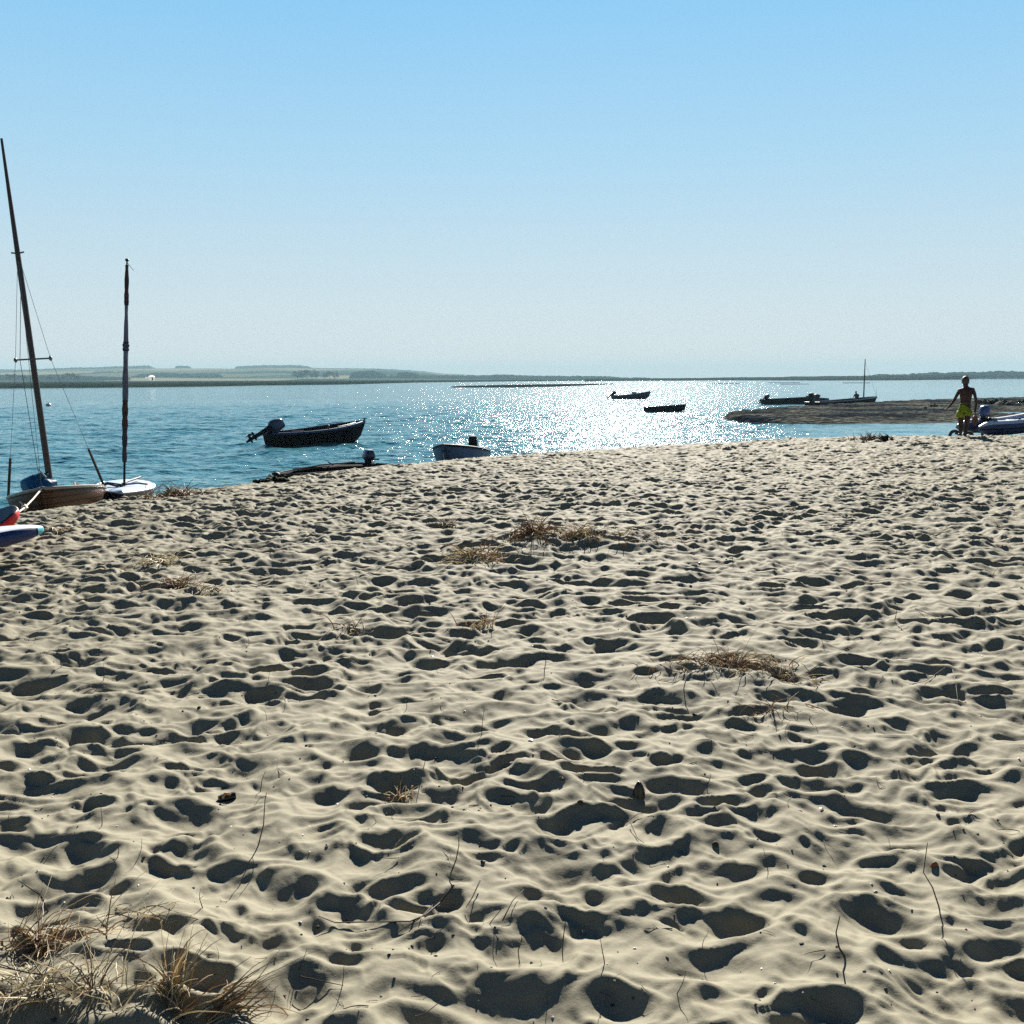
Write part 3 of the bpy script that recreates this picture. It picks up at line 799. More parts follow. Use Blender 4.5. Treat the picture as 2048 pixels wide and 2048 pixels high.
mb = MB(); mb.tube([rows[13][0] + Vector((0, .0, 0)), rows[13][0] + Vector((0, 0, .16))], .014, 6); mb.blob(tuple(rows[13][0] + Vector((0, 0, .17))), (.04, .04, .04), 1, .05, 8); mb.build('rowlock', METAL, e)

# grey dinghy beached bow-on in the middle
bowp = at_y(889, 893, 29.0)
th_ = R(16); dirv = Vector((math.sin(th_) - 0.065, math.cos(th_), 0)).normalized()
stp = Vector((bowp.x, bowp.y, 0)) + dirv * 3.3
e = empty('dinghy', (stp.x, stp.y, -1.25), (R(3), R(-5), math.atan2(-dirv.y, -dirv.x)), 'pale grey dinghy with black outboard nosed onto the sand in the middle', 'boat', G_BOATS)
rows = hull_pts(3.15, 1.5, .40, .56, .12, .78, .45, 2.6, .22, .62, n=22)
make_hull(e, rows, GREYH, ENG, .03, .028, (.2, .5), foredeck=.22, deckm=ENG)
outboard(e, (-.02, 0, .40), R(0), .92, ENG, R(10))
mb = MB(); r0 = rows[-3][9]; q0 = rows[-1][0] + Vector((.03, 0, -.18)); mb.tube([q0, q0 + Vector((.10, .03, -.12)), q0 + Vector((.16, .1, -.30)), q0 + Vector((.20, .14, -.42))], .012, 6); mb.build('bow_rope', ROPE, e)
mb = MB(); mb.tube([q0 + Vector((-.02, -.03, 0)), q0 + Vector((.03, 0, -.03)), q0 + Vector((-.02, .03, 0))], .025, 8); mb.build('bow_ring', ENG, e)

# low dark boat behind the crest of the beach
bw, st = at_y(557, 945.5, 22.0), at_y(751, 929, 25.2)
bw.z = st.z = 0
e, L = place(st, bw, 'punt', 'low black flat boat behind the sand crest, loaded with oars, blue-black outboard', G_BOATS, z=-1.08, trim=R(0))
rows = hull_pts(L * .96, 1.25, .46, .50, .10, .85, .45, 2.8, .22, .5, n=20)
make_hull(e, rows, BLACKH, mat('worn_rim', (.035, .035, .045), .7, spec=.03), .03, .018, (.3, .6), thm=mat('tarred_boards', (.02, .02, .022), .9, spec=.05))
outboard(e, (.18, 0, .46), R(0), .95, ENGN, R(60), 'small')
mb = MB(); mb.tube([(1.0, .3, .50), (2.0, .32, .55), (2.5, .3, .56)], [.06, .09, .04], 8, flat=.6); mb.build('oar_bundle', BLACKH, e)
mb = MB(); mb.tube([(.2, -.5, .5), (1.5, -.45, .54), (2.8, -.28, .53)], .018, 6); mb.tube([(1.9, .2, .56), (2.3, .32, .70)], .014, 6); mb.build('oar', mat('weathered_oar', (.06, .05, .04), .9, spec=0), e)
mb = MB(); q0 = rows[-1][0]; mb.tube([q0, q0 + Vector((-.1, .25, -.10)), q0 + Vector((-.25, .5, -.30))], .012, 6); mb.tube([q0 + Vector((.02, 0, 0)), q0 + Vector((.08, .05, -.3))], .014, 6); mb.build('bow_rope', ROPE, e)
mb = MB(); mb.blob(tuple(q0 + Vector((0, 0, .02))), (.09, .09, .05), 3, .1, 8); mb.build('bow_fitting', ENG, e)

# far boats in the glitter
st, bw = at(1226, 797.5), at(1297, 798)
e, L = place(st, bw, 'motor_boat', 'farthest dark open boat with high bow and small outboard in the glitter', G_BOATS)
rows = hull_pts(L, 1.5, .38, .92, .2, .8, .42, 2.5, .28, .6, sheer_pow=2.2)
make_hull(e, rows, NAVY, BLUEGREY, .04, .05, (.2, .45))
outboard(e, (-.02, 0, .42), R(50), 1.0, ENG)
mb = MB(); mb.box((L * .60, 0, .72), (.42, .5, .34)); mb.build('engine_box', NAVY, e)
st, bw = at(1292, 824), at(1368.5, 823)
e, L = place(st, bw, 'rowing_boat', 'dark rowing boat without engine afloat in the sun glitter', G_BOATS)
rows = hull_pts(L, 1.25, .34, .52, .18, .8, .45, 3.0, .10, .55, sheer_pow=1.8)
make_hull(e, rows, BLACKH, BLACKH, .035, .03, (.15, .45, .75))
mb = MB(); mb.tube([rows[-1][0], rows[-1][0] + Vector((-.02, 0, .18)), rows[-1][0] + Vector((-.1, 0, .30))], .012, 6); mb.build('bow_line', ROPED, e)
# right-hand pair by the spit
st, bw = at(1531, 809), at(1634, 806.5)
e, L = place(st, bw, 'motor_boat', 'dark olive open boat moored beyond the spit tip, outboard tilted clear', G_BOATS)
rows = hull_pts(L * .97, 1.6, .48, .66, .2, .82, .42, 2.6, .2, .6)
make_hull(e, rows, OLIVE, BLACKH, .04, .035, (.2, .5, .7))
outboard(e, (-.02, 0, .48), R(58), 1.0, NAVY)
st, bw = at(1624, 812.5), at(1750, 806.8)
e, L = place(st, bw, 'mast_boat', 'long dark open boat with bare mast lying at the spit, man aboard', G_BOATS)
LB = L
rows = hull_pts(L, 1.9, .36, .66, .18, .8, .42, 2.6, .36, .6)
make_hull(e, rows, BLACKH, NAVY, .04, .04, (.25, .5, .75))
outboard(e, (-.02, 0, .42), R(0), 1.35, ENG)
mb = MB(); mb.tube([(L * .80, 0, -.05), (L * .80, 0, 2.2), (L * .80, 0, 4.35)], [.07, .06, .04], 8); mb.build('mast', mat('dark_spar', (.05, .04, .035), .5), e)
mb = MB(); mb.tube([(L * .80, 0, 4.1), (L * .93, 0, 2.2), rows[-2][0]], .008, 4); mb.tube([rows[-1][0] + Vector((-.05, 0, 0)), rows[-1][0] + Vector((-.28, 0, .75))], .012, 5); mb.build('stay', ROPED, e)
MAST_BOAT = e
mb = MB(); p0 = e.matrix_basis @ (rows[-1][0] + Vector((0, 0, -.05))); p1 = at(1778, 808.5, -1.0)
mb.tube([p0, p0.lerp(p1, .5) + Vector((0, 0, -.12)), p1], .018, 5); tag(mb.build('mooring_line', ROPED), 'thin line from the mast boat bow down to the shingle', 'rope')
st, bw = at(1693, 806), at(1650, 806); st.y += 6; bw.y += 6
e, L = place(st, bw, 'tender', 'small dark tender half hidden behind the long mast boat', G_BOATS)
rows = hull_pts(L, 1.2, .34, .62, .15, .8, .42, 2.6, .2, .6)
make_hull(e, rows, NAVY, BLUEGREY, .03, .03, (.3,))
mb = MB(); mb.blob((L * .55, 0, .62), (.38, .3, .22), 5, .12, 10); mb.build('covered_bundle', ENG, e)

# ------------------------------------------------------------------ varnished sailing dinghy, bow towards the camera
def varnish_material():
    m = bpy.data.materials.new('varnished_planks'); m.use_nodes = True
    n = m.node_tree.nodes; l = m.node_tree.links; b = n['Principled BSDF']; b.inputs['Roughness'].default_value = .5; b.inputs['Specular IOR Level'].default_value = .2
    tc = n.new('ShaderNodeTexCoord'); w = n.new('ShaderNodeTexWave'); w.bands_direction = 'Z'; w.inputs['Scale'].default_value = 3.2; w.inputs['Distortion'].default_value = .6; w.inputs['Detail'].default_value = 1
    l.new(tc.outputs['Object'], w.inputs['Vector'])
    nz = n.new('ShaderNodeTexNoise'); nz.inputs['Scale'].default_value = 6; mp = n.new('ShaderNodeMapping'); mp.inputs['Scale'].default_value = (.4, 1, 8)
    l.new(tc.outputs['Object'], mp.inputs[0]); l.new(mp.outputs[0], nz.inputs['Vector'])
    r = n.new('ShaderNodeValToRGB'); e = r.color_ramp.elements; e[0].color = (.015, .006, .003, 1); e[1].position = .25; e[1].color = (.11, .042, .014, 1)
    l.new(w.outputs['Fac'], r.inputs[0]); mx = n.new('ShaderNodeMix'); mx.data_type = 'RGBA'; mx.blend_type = 'MULTIPLY'; mx.inputs[0].default_value = .6
    l.new(r.outputs[0], mx.inputs[6]); l.new(nz.outputs['Fac'], mx.inputs[7]); l.new(mx.outputs[2], b.inputs['Base Color'])
    return m
VARN = varnish_material()
SPAR = mat('varnished_spar', (.03, .017, .014), .35, var=.2)
bowp = at_y(93, 978, 16.4)
th_ = R(4); dirv = Vector((math.sin(th_) - 0.40, math.cos(th_), 0)).normalized()
Ld = 3.9
stp = Vector((bowp.x, bowp.y, 0)) + dirv * Ld
DIN_Z = -1.17
e = empty('sailing_dinghy', (stp.x, stp.y, DIN_Z), (R(6), R(-5), math.atan2(-dirv.y, -dirv.x)), 'varnished wooden sailing dinghy with tall leaning mast, bow to the beach', 'boat', 'sailing dinghies on the left shore')
rows = hull_pts(Ld, 1.62, .40, .56, .05, .75, .48, 2.3, .12, .55, n=26, sheer_pow=1.6, fore=.25)
make_hull(e, rows, VARN, mat('pale_rim', (.20, .16, .13), .4), .025, .022, (.35, .6), foredeck=.30, deckm=mat('ply_deck', (.22, .13, .07), .4))
bpy.context.view_layer.update()
Mw = e.matrix_world; Mi = Mw.inverted()
mast_base = Vector((Ld - 1.15, 0, .1))
wb = Mw @ mast_base
wt = at_y(3, 277, wb.y + .1); mt = Mi @ wt
wm = at_y(98, 952, wb.y); mb0 = Mi @ wm
mast_dir = (mt - mb0).normalized(); mbase = mb0 - mast_dir * .45
mb = MB(); mb.tube([mbase, mb0, mb0.lerp(mt, .6), mt], [.055, .055, .048, .022], 10); mb.build('mast', SPAR, e)
hound = mb0.lerp(mt, .668)
sp = mb0.lerp(mt, .343)
mb = MB(); a_ = Mi @ at_y(31, 720, wb.y); b_ = Mi @ at_y(101, 716.5, wb.y - .02)
mb.tube([a_, b_], .014, 6); mb.blob(tuple(a_), (.03, .03, .045), 1, .1, 8); mb.blob(tuple(b_), (.03, .03, .045), 2, .1, 8); mb.build('spreader', METAL, e)
WIRE = mat('wire', (.16, .17, .18), .4, .5)
mb = MB()
port = rows[14][0] + Vector((0, 0, .02)); star = rows[14][-1] + Vector((0, 0, .02))
def lerp3(a, b, t): return a + (b - a) * t
ends = sorted([port, star], key=lambda v_: (Mw @ v_).x)
for s_, q in zip(ends, (a_, b_)):
    mb.tube([hound, q, lerp3(q, s_, .72)], .0035, 4)
mb.tube([hound, rows[-1][0] + Vector((-.05, 0, .03))], .0035, 4)
mb.tube([mb0.lerp(mt, .6), Mi @ at_y(40, 720, wb.y), Mi @ at_y(77, 948, wb.y)], .005, 4)
mb.build('rigging_wire', WIRE, e)
for s_, q in zip(ends, (a_, b_)):
    mb = MB(); mb.tube([lerp3(q, s_, .70), lerp3(q, s_, .85), s_], [.022, .024, .022], 8); mb.build('shroud_cover', mat('black_hose', (.015, .015, .02), .5), e)
mb = MB(); mb.tube([hound + Vector((-.02, -.1, .02)), hound, hound + Vector((-.02, .1, .02))], .014, 6); mb.build('hounds', METAL, e)
c = rows[14][0] * .5 + rows[14][-1] * .5
mb = MB(); mb.tube([(1.2, -.5, .5), (1.6, -.3, .58), (2.2, -.2, .55)], .02, 6); mb.tube([(1.5, .45, .5), (1.9, .3, .6), (2.3, .35, .5)], .02, 6); mb.build('rope_coil', ROPED, e)
BLUEC = mat('blue_sail_cloth', (.015, .11, .26), .45, var=.3, vscale=7, bump=.6, bscale=9, trans=.55, col2=(.03, .22, .34))
cb = at_y(70, 970, wb.y - .15)
bag = empty('sail_bag', cb, (0, 0, 0), 'translucent blue rolled sail bundle heaped at the foot of the tall mast', 'sail bag')
def bundle(pts, rad, seed, seg=18, name='roll'):
    q = random.Random(seed); mb = MB(); pts = [Vector(p_) for p_ in pts]; rows_ = []
    n = 14
    for i in range(n + 1):
        t = i / n * (len(pts) - 1); k = min(int(t), len(pts) - 2); f = t - k
        c_ = pts[k].lerp(pts[k + 1], f); r_ = rad[k] + (rad[k + 1] - rad[k]) * f
        ax = (pts[k + 1] - pts[k]).normalized(); u = ax.orthogonal().normalized() if False else (Vector((0, 0, 1)) - ax * ax.z).normalized(); v_ = ax.cross(u)
        rows_.append([c_ + (u * math.cos(a) + v_ * math.sin(a)) * r_ * (1 + .06 * math.sin(3 * a + i * .5 + seed) + .03 * math.sin(7 * a - i)) for a in [2 * math.pi * j / seg for j in range(seg)]])
    mb.grid(rows_, True, True); return mb.build(name, BLUEC, bag)
bundle([(-.10, -.18, -.02), (.03, 0, .04), (.18, .1, .11)], [.12, .165, .10], 2, name='rolled_sail')
bundle([(.10, -.25, -.08), (.22, -.05, .0), (.30, .1, .02)], [.09, .12, .07], 5, name='sail_fold')
bundle([(-.02, -.1, .08), (.12, 0, .15), (.22, .05, .15)], [.05, .075, .04], 8, name='sail_fold')
mb = MB(); mb.tube([(.08, -.05, .29), (.2, -.1, .2), (.25, -.1, .14)], .012, 6); mb.build('white_tie', ROPE, bag)
# mooring rope from the bow down to the sand
bow_w = Mw @ (rows[-1][0] + Vector((0, 0, 0)))
kn = at_y(49, 1015.5, bow_w.y - 1.6); end = at_y(22, 1035, bow_w.y - 3.2)
gz = sand_at(end.x, end.y); 
if end.z > gz: end.z = gz
mb = MB(); mb.tube([bow_w, bow_w.lerp(kn, .5) + Vector((0, 0, -.01)), kn, kn.lerp(end, .5), end], .013, 8)
mr_ = empty('mooring_rope', end, (0, 0, 0), 'pale taut mooring rope running from the wooden bow to the sand', 'rope')
o = mb.build('rope', ROPE, mr_); o.location = -end
mb = MB(); mb.blob((0, 0, 0), (.045, .045, .05), 3, .3, 8); mb.tube([(0, 0, 0), (-.04, 0, .07), (-.07, 0, .09)], .01, 5); o = mb.build('knot', ROPE, mr_); o.location = kn - end

# ------------------------------------------------------------------ white sailing dinghy beside it
WGEL = mat('white_gelcoat', (.42, .50, .62), .35, var=.05)
TAUPE = mat('dark_red_sailcloth', (.03, .004, .008), .7, var=.2)
PALE = mat('pale_sailcloth', (.09, .105, .18), .75, var=.18, vscale=6)
NAVYC = mat('navy_sailcloth', (.008, .008, .03), .7)
bowp = at_y(244, 987, 18.3); dirv = Vector((-0.375 + .02, 1, 0)).normalized(); Lw = 3.3
stp = Vector((bowp.x, bowp.y, 0)) + dirv * Lw
e = empty('white_dinghy', (stp.x, stp.y, -0.92), (R(-1.5), R(-1), math.atan2(-dirv.y, -dirv.x)), 'white decked dinghy with furled sail wrapped round its upright mast', 'boat', 'sailing dinghies on the left shore')
rows = hull_pts(Lw, 1.12, .26, .31, .02, .8, .42, 2.4, .05, .5, n=22, sheer_pow=1.2, fore=.3)
mb = MB(); mb.grid(rows); mb.f.append(tuple(range(len(rows[0])))); mb.m.append(0); mb.build('hull', mat('grey_underside', (.03, .03, .045), .5), e)
mb = MB(); mb.grid([[r[0] * (1 - t) + r[-1] * t + Vector((0, 0, .005 + .05 * math.sin(math.pi * t))) for t in (0, .12, .3, .5, .7, .88, 1)] for r in rows]); mb.build('deck', WGEL, e)
mb = MB(); mb.tube([r[0] for r in rows] + [r[-1] for r in rows[::-1]], .018, 6); mb.build('gunwale', WGEL, e)
bpy.context.view_layer.update(); Mw2 = e.matrix_world; Mi2 = Mw2.inverted()
my = (Mw2 @ Vector((Lw - .95, 0, .3))).y
def mp(py, dx=0): 
    return Mi2 @ at_y(float(np.interp(py, [520, 965], [254, 248.5])) + dx, py, my)
mb = MB(); mb.tube([mp(972), mp(800), mp(519)], [.022, .02, .014], 8); mb.blob(tuple(mp(520)), (.035, .035, .03), 3, .1, 8); mb.build('mast', ENG, e)
def furl(name, ys, rads, m, seed):
    q = random.Random(seed); mbx = MB(); n = 26; rows_ = []
    for i in range(n + 1):
        t = i / n; y = ys[0] + (ys[-1] - ys[0]) * t; r_ = float(np.interp(t, np.linspace(0, 1, len(rads)), rads)) * (1 + .05 * math.sin(i * 1.3 + seed) * q.uniform(.4, 1))
        c_ = mp(y); rows_.append([c_ + Vector((math.cos(a), math.sin(a), 0)) * r_ * (1 + .12 * math.sin(2 * a + i * .5)) for a in [2 * math.pi * j / 10 for j in range(10)]])
    mbx.grid(rows_, True, True); return mbx.build(name, m, e)
furl('furled_sail', (610, 802), (.03, .038, .04, .045, .05, .052, .05), PALE, 1)
furl('red_sail_panel', (530, 611), (.03, .04, .04), TAUPE, 2)
furl('red_sail_panel', (801, 856), (.055, .052), TAUPE, 3)
furl('navy_sail_panel', (855, 925), (.052, .045, .04), NAVYC, 4)
furl('emblem_band', (684, 702), (.056, .060, .056), NAVYC, 5)
mb = MB(); c_ = mp(693); mb.tube([c_ + Vector((.05, .012 + .03 * math.cos(a), .045 * math.sin(a))) for a in [2 * math.pi * k / 14 for k in range(15)]], .010, 6); mb.build('emblem_ring', PALE, e)
mb = MB(); mb.tube([mp(524), mp(535, 8), mp(541, 14)], .004, 4); mb.build('halyard_end', ROPED, e)
mb = MB(); mb.tube([(Lw - .95, -.02, .40), (Lw - 1.5, .05, .40), (.4, .28, .38)], .022, 6); mb.build('boom', ENG, e)
mb = MB(); mb.tube([(Lw - 1.0, .0, .38), (Lw - 1.1, .25, .40), (Lw - 1.3, .42, .36)], .02, 6); mb.tube([(Lw - .9, -.02, .37), (Lw - 1.1, -.3, .40), (Lw - 1.0, -.42, .36), (Lw - 1.4, -.44, .36)], .03, 6); mb.tube([(Lw - .8, -.1, .37), (Lw - 1.3, -.3, .38)], .025, 6); mb.build('deck_rope', ROPED, e)

# ------------------------------------------------------------------ paddleboard and bodyboard at the left edge
SUPB = mat('board_blue', (.003, .018, .11), .4, var=.1)
SUPW = mat('board_white', (.45, .50, .58), .5, var=.06)
TEAL = mat('board_teal', (.10, .45, .52), .4, var=.1)
def board(name, L, W, T, deckm, sidem, nosem, e, rocker=.1, wp=2.4):
    n = 30
    secs = []; TT = {}
    for i in range(n + 1):
        t = .5 - .5 * math.cos(math.pi * i / n); f = (1 - abs(2 * t - 1) ** wp) ** .5; w = max(W / 2 * f, .004)
        z = rocker * (abs(2 * t - 1)) ** 3
        ti = T * max(.12, min(1, (f / .62) ** .7)); TT[t * L] = ti; z += (T - ti) * .55
        secs.append((t * L, w, z))
    def shell(lo, hi, side):
        return [[Vector((x, side * (w - min(TT[x] / 2, w) + min(TT[x] / 2, w) * math.cos(a)), z + TT[x] / 2 + TT[x] / 2 * math.sin(a))) for a in np.linspace(lo, hi, 7)] for x, w, z in secs]
    mb = MB()
    for s_ in (1, -1):
        mb.grid(shell(-math.pi / 2, math.pi / 3.2, s_))
    mb.grid([[Vector((x, -(w - min(TT[x] / 2, w)), z)), Vector((x, w - min(TT[x] / 2, w), z))] for x, w, z in secs])
    mb.build('side_rail', sidem, e)
    mb = MB()
    for s_ in (1, -1): mb.grid(shell(math.pi / 3.2, math.pi / 2, s_))
    mb.grid([[Vector((x, -(w - min(TT[x] / 2, w)), z + TT[x])), Vector((x, w - min(TT[x] / 2, w), z + TT[x]))] for x, w, z in secs])
    mb.build('deck', deckm, e)
    if nosem:
        mb = MB()
        for s_ in (1, -1):
            g = shell(-math.pi / 2.6, math.pi / 3.4, s_)[-4:]
            mb.grid([[v_ + Vector((.004, s_ * .004, 0)) for v_ in r_] for r_ in g])
        mb.build('nose_cap', nosem, e)
nose = at(88, 1068, .16); hd = R(38)      # heading measured from +X towards +Y
e = empty('paddleboard', (nose.x - 3.1 * math.cos(hd), nose.y - 3.1 * math.sin(hd), .03), (R(-3), R(-1.0), hd), 'blue and white inflatable paddleboard poking in at the left edge', 'paddleboard')
board('board', 3.1, .78, .14, SUPW, SUPB, TEAL, e, .05, 2.3)
mb = MB(); mb.tube([(1.6, .1, .18), (2.1, .0, .20), (2.55, -.05, .19)], .02, 6); mb.tube([(2.2, .2, .17), (2.45, 0, .2), (2.7, -.1, .17)], .014, 6); mb.build('bungee_cord', ROPED, e)
bd = at_y(38, 1031, 9.3); hd2 = R(14)
rot_ = Euler((R(20), R(-20), hd2)); bo_ = bd - rot_.to_matrix() @ Vector((1.0, 0, .05))
e = empty('bodyboard', bo_, rot_, 'red bodyboard with black deck propped behind the paddleboard', 'bodyboard')
board('board', 1.02, .46, .10, mat('board_black', (.01, .01, .012), .5), mat('board_red', (.75, .02, .012), .4, var=.05), None, e, .04, 4)

# ------------------------------------------------------------------ inflatable boat at the right edge
RIBT = mat('blue_grey_hypalon', (.03, .05, .14), .6, var=.08)
RIBSUN = mat('sunlit_hypalon', (.62, .66, .72), .45, var=.05)
s0 = at(1944, 870, -.02); RL = 3.1
e = empty('inflatable_boat', (s0.x, s0.y + .25, s0.z - .02), (0, R(-2), R(4)), 'blue grey inflatable boat with blue outboard beached at the right edge', 'boat')
def tubeside(sgn):
    pts = []; rad = []
    for t in np.linspace(0, 1, 22):
        x = t * RL
        y = sgn * .55 * (1 if t < .55 else math.sqrt(max(0.0, 1 - ((t - .55) / .45) ** 2.2)))
        z = .20 + .34 * max(0, (t - .25) / .75) ** 1.6
        pts.append((x, y, z)); rad.append(.19 * min(1, .35 + t * 9))
    return pts, rad
mb = MB()
for sg in (1, -1):
    p_, r_ = tubeside(sg); mb.tube(p_, r_, 16)
mb.build('buoyancy_tube', RIBT, e)
mb = MB()
for sg in (1, -1):
    p_, r_ = tubeside(sg); rows_ = []
    for (x, y, z), q in zip(p_, r_):
        rows_.append([(x, y + q * 1.012 * math.sin(a), z + q * 1.012 * math.cos(a)) for a in np.linspace(-1.0, 1.0, 7)])
    mb.grid(rows_)
mb.build('sunlit_tube_top', RIBSUN, e)  # white band paints the sunlight on the tube tops into the colour
for sg in (1, -1):
    p_, r_ = tubeside(sg); mb = MB(); mb.tube([(x, y + sg * q * 1.0, z - .02) for (x, y, z), q in zip(p_, r_)], .014, 6); mb.build('rubbing_strake', ENG, e)
mb = MB(); mb.box((.55, 0, .26), (.04, .8, .38)); mb.build('transom', NAVY, e)
mb = MB(); mb.grid([[(x, -.42, .08 + .25 * max(0, (x - .9) / 2.2) ** 1.6), (x, 0, -.02 + .28 * max(0, (x - .9) / 2.2) ** 1.6), (x, .42, .08 + .25 * max(0, (x - .9) / 2.2) ** 1.6)] for x in np.linspace(.55, 2.7, 12)]); mb.build('floor', NAVY, e)
mb = MB(); mb.box((1.35, 0, .33), (.22, .95, .03)); mb.build('seat', WHITEP, e)
outboard(e, (.53, 0, .42), R(0), .60, ENGB, R(0), 'big')
for sg in (-1,):
    for x in (.35, 1.0, 1.7):
        mb = MB(); mb.tube([(x, sg * .62, .37), (x + .06, sg * .63, .42), (x + .12, sg * .62, .37)], .01, 6); mb.build('grab_handle', ENG, e)
mb = MB()
for yy in (-.35, .35):
    mb.tube([(-.18 + .13 * math.cos(a), yy, -.03 + .13 * math.sin(a)) for a in [2 * math.pi * k / 20 for k in range(21)]], .045, 8, cap=False)
mb.tube([(-.16, -.35, .03), (-.16, .35, .03)], .02, 6); mb.tube([(-.16, 0, .03), (.5, 0, .12)], .018, 6)
mb.build('launching_wheel', mat('rubber', (.02, .016, .018), .7), e)

# ------------------------------------------------------------------ people
SKIN = mat('tanned_skin', (.05, .023, .016), .6, spec=.2, var=.08, sss=.0)
HAIR = mat('brown_hair', (.045, .033, .024), .6, var=.2, bump=.6, bscale=90)
def skin_body(name, joints, edges, parent, m, root=0, sub=2):
    me = bpy.data.meshes.new(name); names = list(joints)
    me.from_pydata([joints[k][0] for k in names], [(names.index(a), names.index(b)) for a, b in edges], []); me.materials.append(m)
    o = bpy.data.objects.new(name, me); COL.objects.link(o); o.parent = parent
    sk = o.modifiers.new('skin', 'SKIN')
    sk.use_smooth_shade = True
    for i, k in enumerate(names):
        r_ = joints[k][1]; r_ = r_ if hasattr(r_, '__len__') else (r_, r_)
        me.skin_vertices[0].data[i].radius = r_
        me.skin_vertices[0].data[i].use_root = (i == root)
    ss = o.modifiers.new('smooth', 'SUBSURF'); ss.levels = sub; ss.render_levels = sub
    return o
def skyline(px, back=0.3):
    d = ray(px, 870); t = np.linspace(8, 40, 1600); X_ = d.x * t; Y_ = t
    H = sand_height(X_, Y_); k = int(np.argmax((H - CAM_Z) / t)); t_ = t[k] - back
    return Vector((d.x * t_, t_, sand_at(d.x * t_, t_)))
bp_ = skyline(1927)
BD = bp_.y / F * 1.005
boy = empty('person', (bp_.x, bp_.y, bp_.z - .01), (0, 0, math.atan2(-bp_.x, bp_.y)), 'boy seen from behind in yellow-green swim shorts standing at the water edge', 'person')
def B(px, py, y=0.0): return ((px - 1927) * BD, y, (872.5 - py) * BD)
J = {
 'pelvis': (B(1927, 815), (.105, .085)), 'belly': (B(1927.3, 804, .01), (.093, .07)), 'chest': (B(1927.5, 791, .0), (.118, .078)), 'upper': (B(1927.5, 781, -.0), (.105, .062)),
 'neck': (B(1926.5, 774.5, .01), (.042, .045)), 'skull0': (B(1925.8, 769, .02), (.06, .068)), 'skull1': (B(1925.3, 762.5, .02), (.078, .09)), 'skull2': (B(1925.3, 757.5, .015), (.06, .07)),
 'ls': (B(1915.5, 780.5), (.042, .045)), 'lua': (B(1911, 790, .0), (.034, .036)), 'le': (B(1906, 801, .0), (.028, .029)), 'lfa': (B(1901, 808.5, .03), (.026, .026)), 'lw': (B(1896.5, 814, .05), (.019, .022)), 'lh': (B(1894, 816.5, .055), (.014, .032)),
 'rs': (B(1939.5, 778.5), (.042, .045)), 'rua': (B(1943, 788, .0), (.034, .036)), 're': (B(1946, 799, .0), (.028, .029)), 'rfa': (B(1946.5, 809, .02), (.027, .027)), 'rw': (B(1945.5, 819, .04), (.02, .023)), 'rh': (B(1945.5, 824, .045), (.018, .032)),
 'lhip': (B(1921.5, 821), (.078, .078)), 'lth': (B(1920.5, 834), (.062, .066)), 'lk': (B(1920.5, 847, .01), (.044, .048)), 'lcf': (B(1921, 855, -.01), (.043, .047)), 'la': (B(1921.5, 867.5, -.01), (.026, .03)), 'lhl': (B(1921.5, 870.8, -.02), (.03, .024)), 'lft': (B(1920.5, 871.2, .13), (.036, .018)),
 'rhip': (B(1932, 821), (.078, .078)), 'rth': (B(1932.5, 834, .02), (.062, .066)), 'rk': (B(1931.5, 847, .05), (.044, .048)), 'rcf': (B(1931, 855, .04), (.043, .047)), 'ra': (B(1930, 867.5, .03), (.026, .03)), 'rhl': (B(1930, 870.8, .02), (.03, .024)), 'rft': (B(1931.5, 871.2, .17), (.036, .018)),
}
E = [('pelvis', 'belly'), ('belly', 'chest'), ('chest', 'upper'), ('upper', 'neck'), ('neck', 'skull0'), ('skull0', 'skull1'), ('skull1', 'skull2'),
     ('upper', 'ls'), ('ls', 'lua'), ('lua', 'le'), ('le', 'lfa'), ('lfa', 'lw'), ('lw', 'lh'), ('upper', 'rs'), ('rs', 'rua'), ('rua', 're'), ('re', 'rfa'), ('rfa', 'rw'), ('rw', 'rh'),
     ('pelvis', 'lhip'), ('lhip', 'lth'), ('lth', 'lk'), ('lk', 'lcf'), ('lcf', 'la'), ('la', 'lhl'), ('lhl', 'lft'), ('pelvis', 'rhip'), ('rhip', 'rth'), ('rth', 'rk'), ('rk', 'rcf'), ('rcf', 'ra'), ('ra', 'rhl'), ('rhl', 'rft')]
# fingers and thumbs
for s_, (hx, hy), dv, thx in (('l', (1894, 816.5), Vector((-.62, .25, -.72)), 1), ('r', (1945.5, 824), Vector((.05, .25, -.95)), -1)):
    base = Vector(J[s_ + 'h'][0]); dv = dv.normalized(); side = Vector((0, 1, 0)); side = (side - dv * side.dot(dv)).normalized(); nrm = dv.cross(side)
    for k in range(4):
        off = (k - 1.5) * .017; ln = (.058, .066, .062, .048)[k] if s_ == 'l' else (.05, .055, .052, .045)[k]
        c0 = base + side * off * .9 + dv * .018; curl = nrm * (.014 if s_ == 'l' else .03)
        J[f'{s_}f{k}a'] = (tuple(c0), .0085); J[f'{s_}f{k}b'] = (tuple(c0 + side * off * .2 + dv * ln * .5), .0075); J[f'{s_}f{k}c'] = (tuple(c0 + side * off * .3 + dv * ln + curl), .006)
        E += [(s_ + 'h', f'{s_}f{k}a'), (f'{s_}f{k}a', f'{s_}f{k}b'), (f'{s_}f{k}b', f'{s_}f{k}c')]
    J[s_ + 't0'] = (tuple(base - side * .03 - dv * .005), .009); J[s_ + 't1'] = (tuple(base - side * .05 + dv * .03 + nrm * .008), .007); E += [(s_ + 'h', s_ + 't0'), (s_ + 't0', s_ + 't1')]
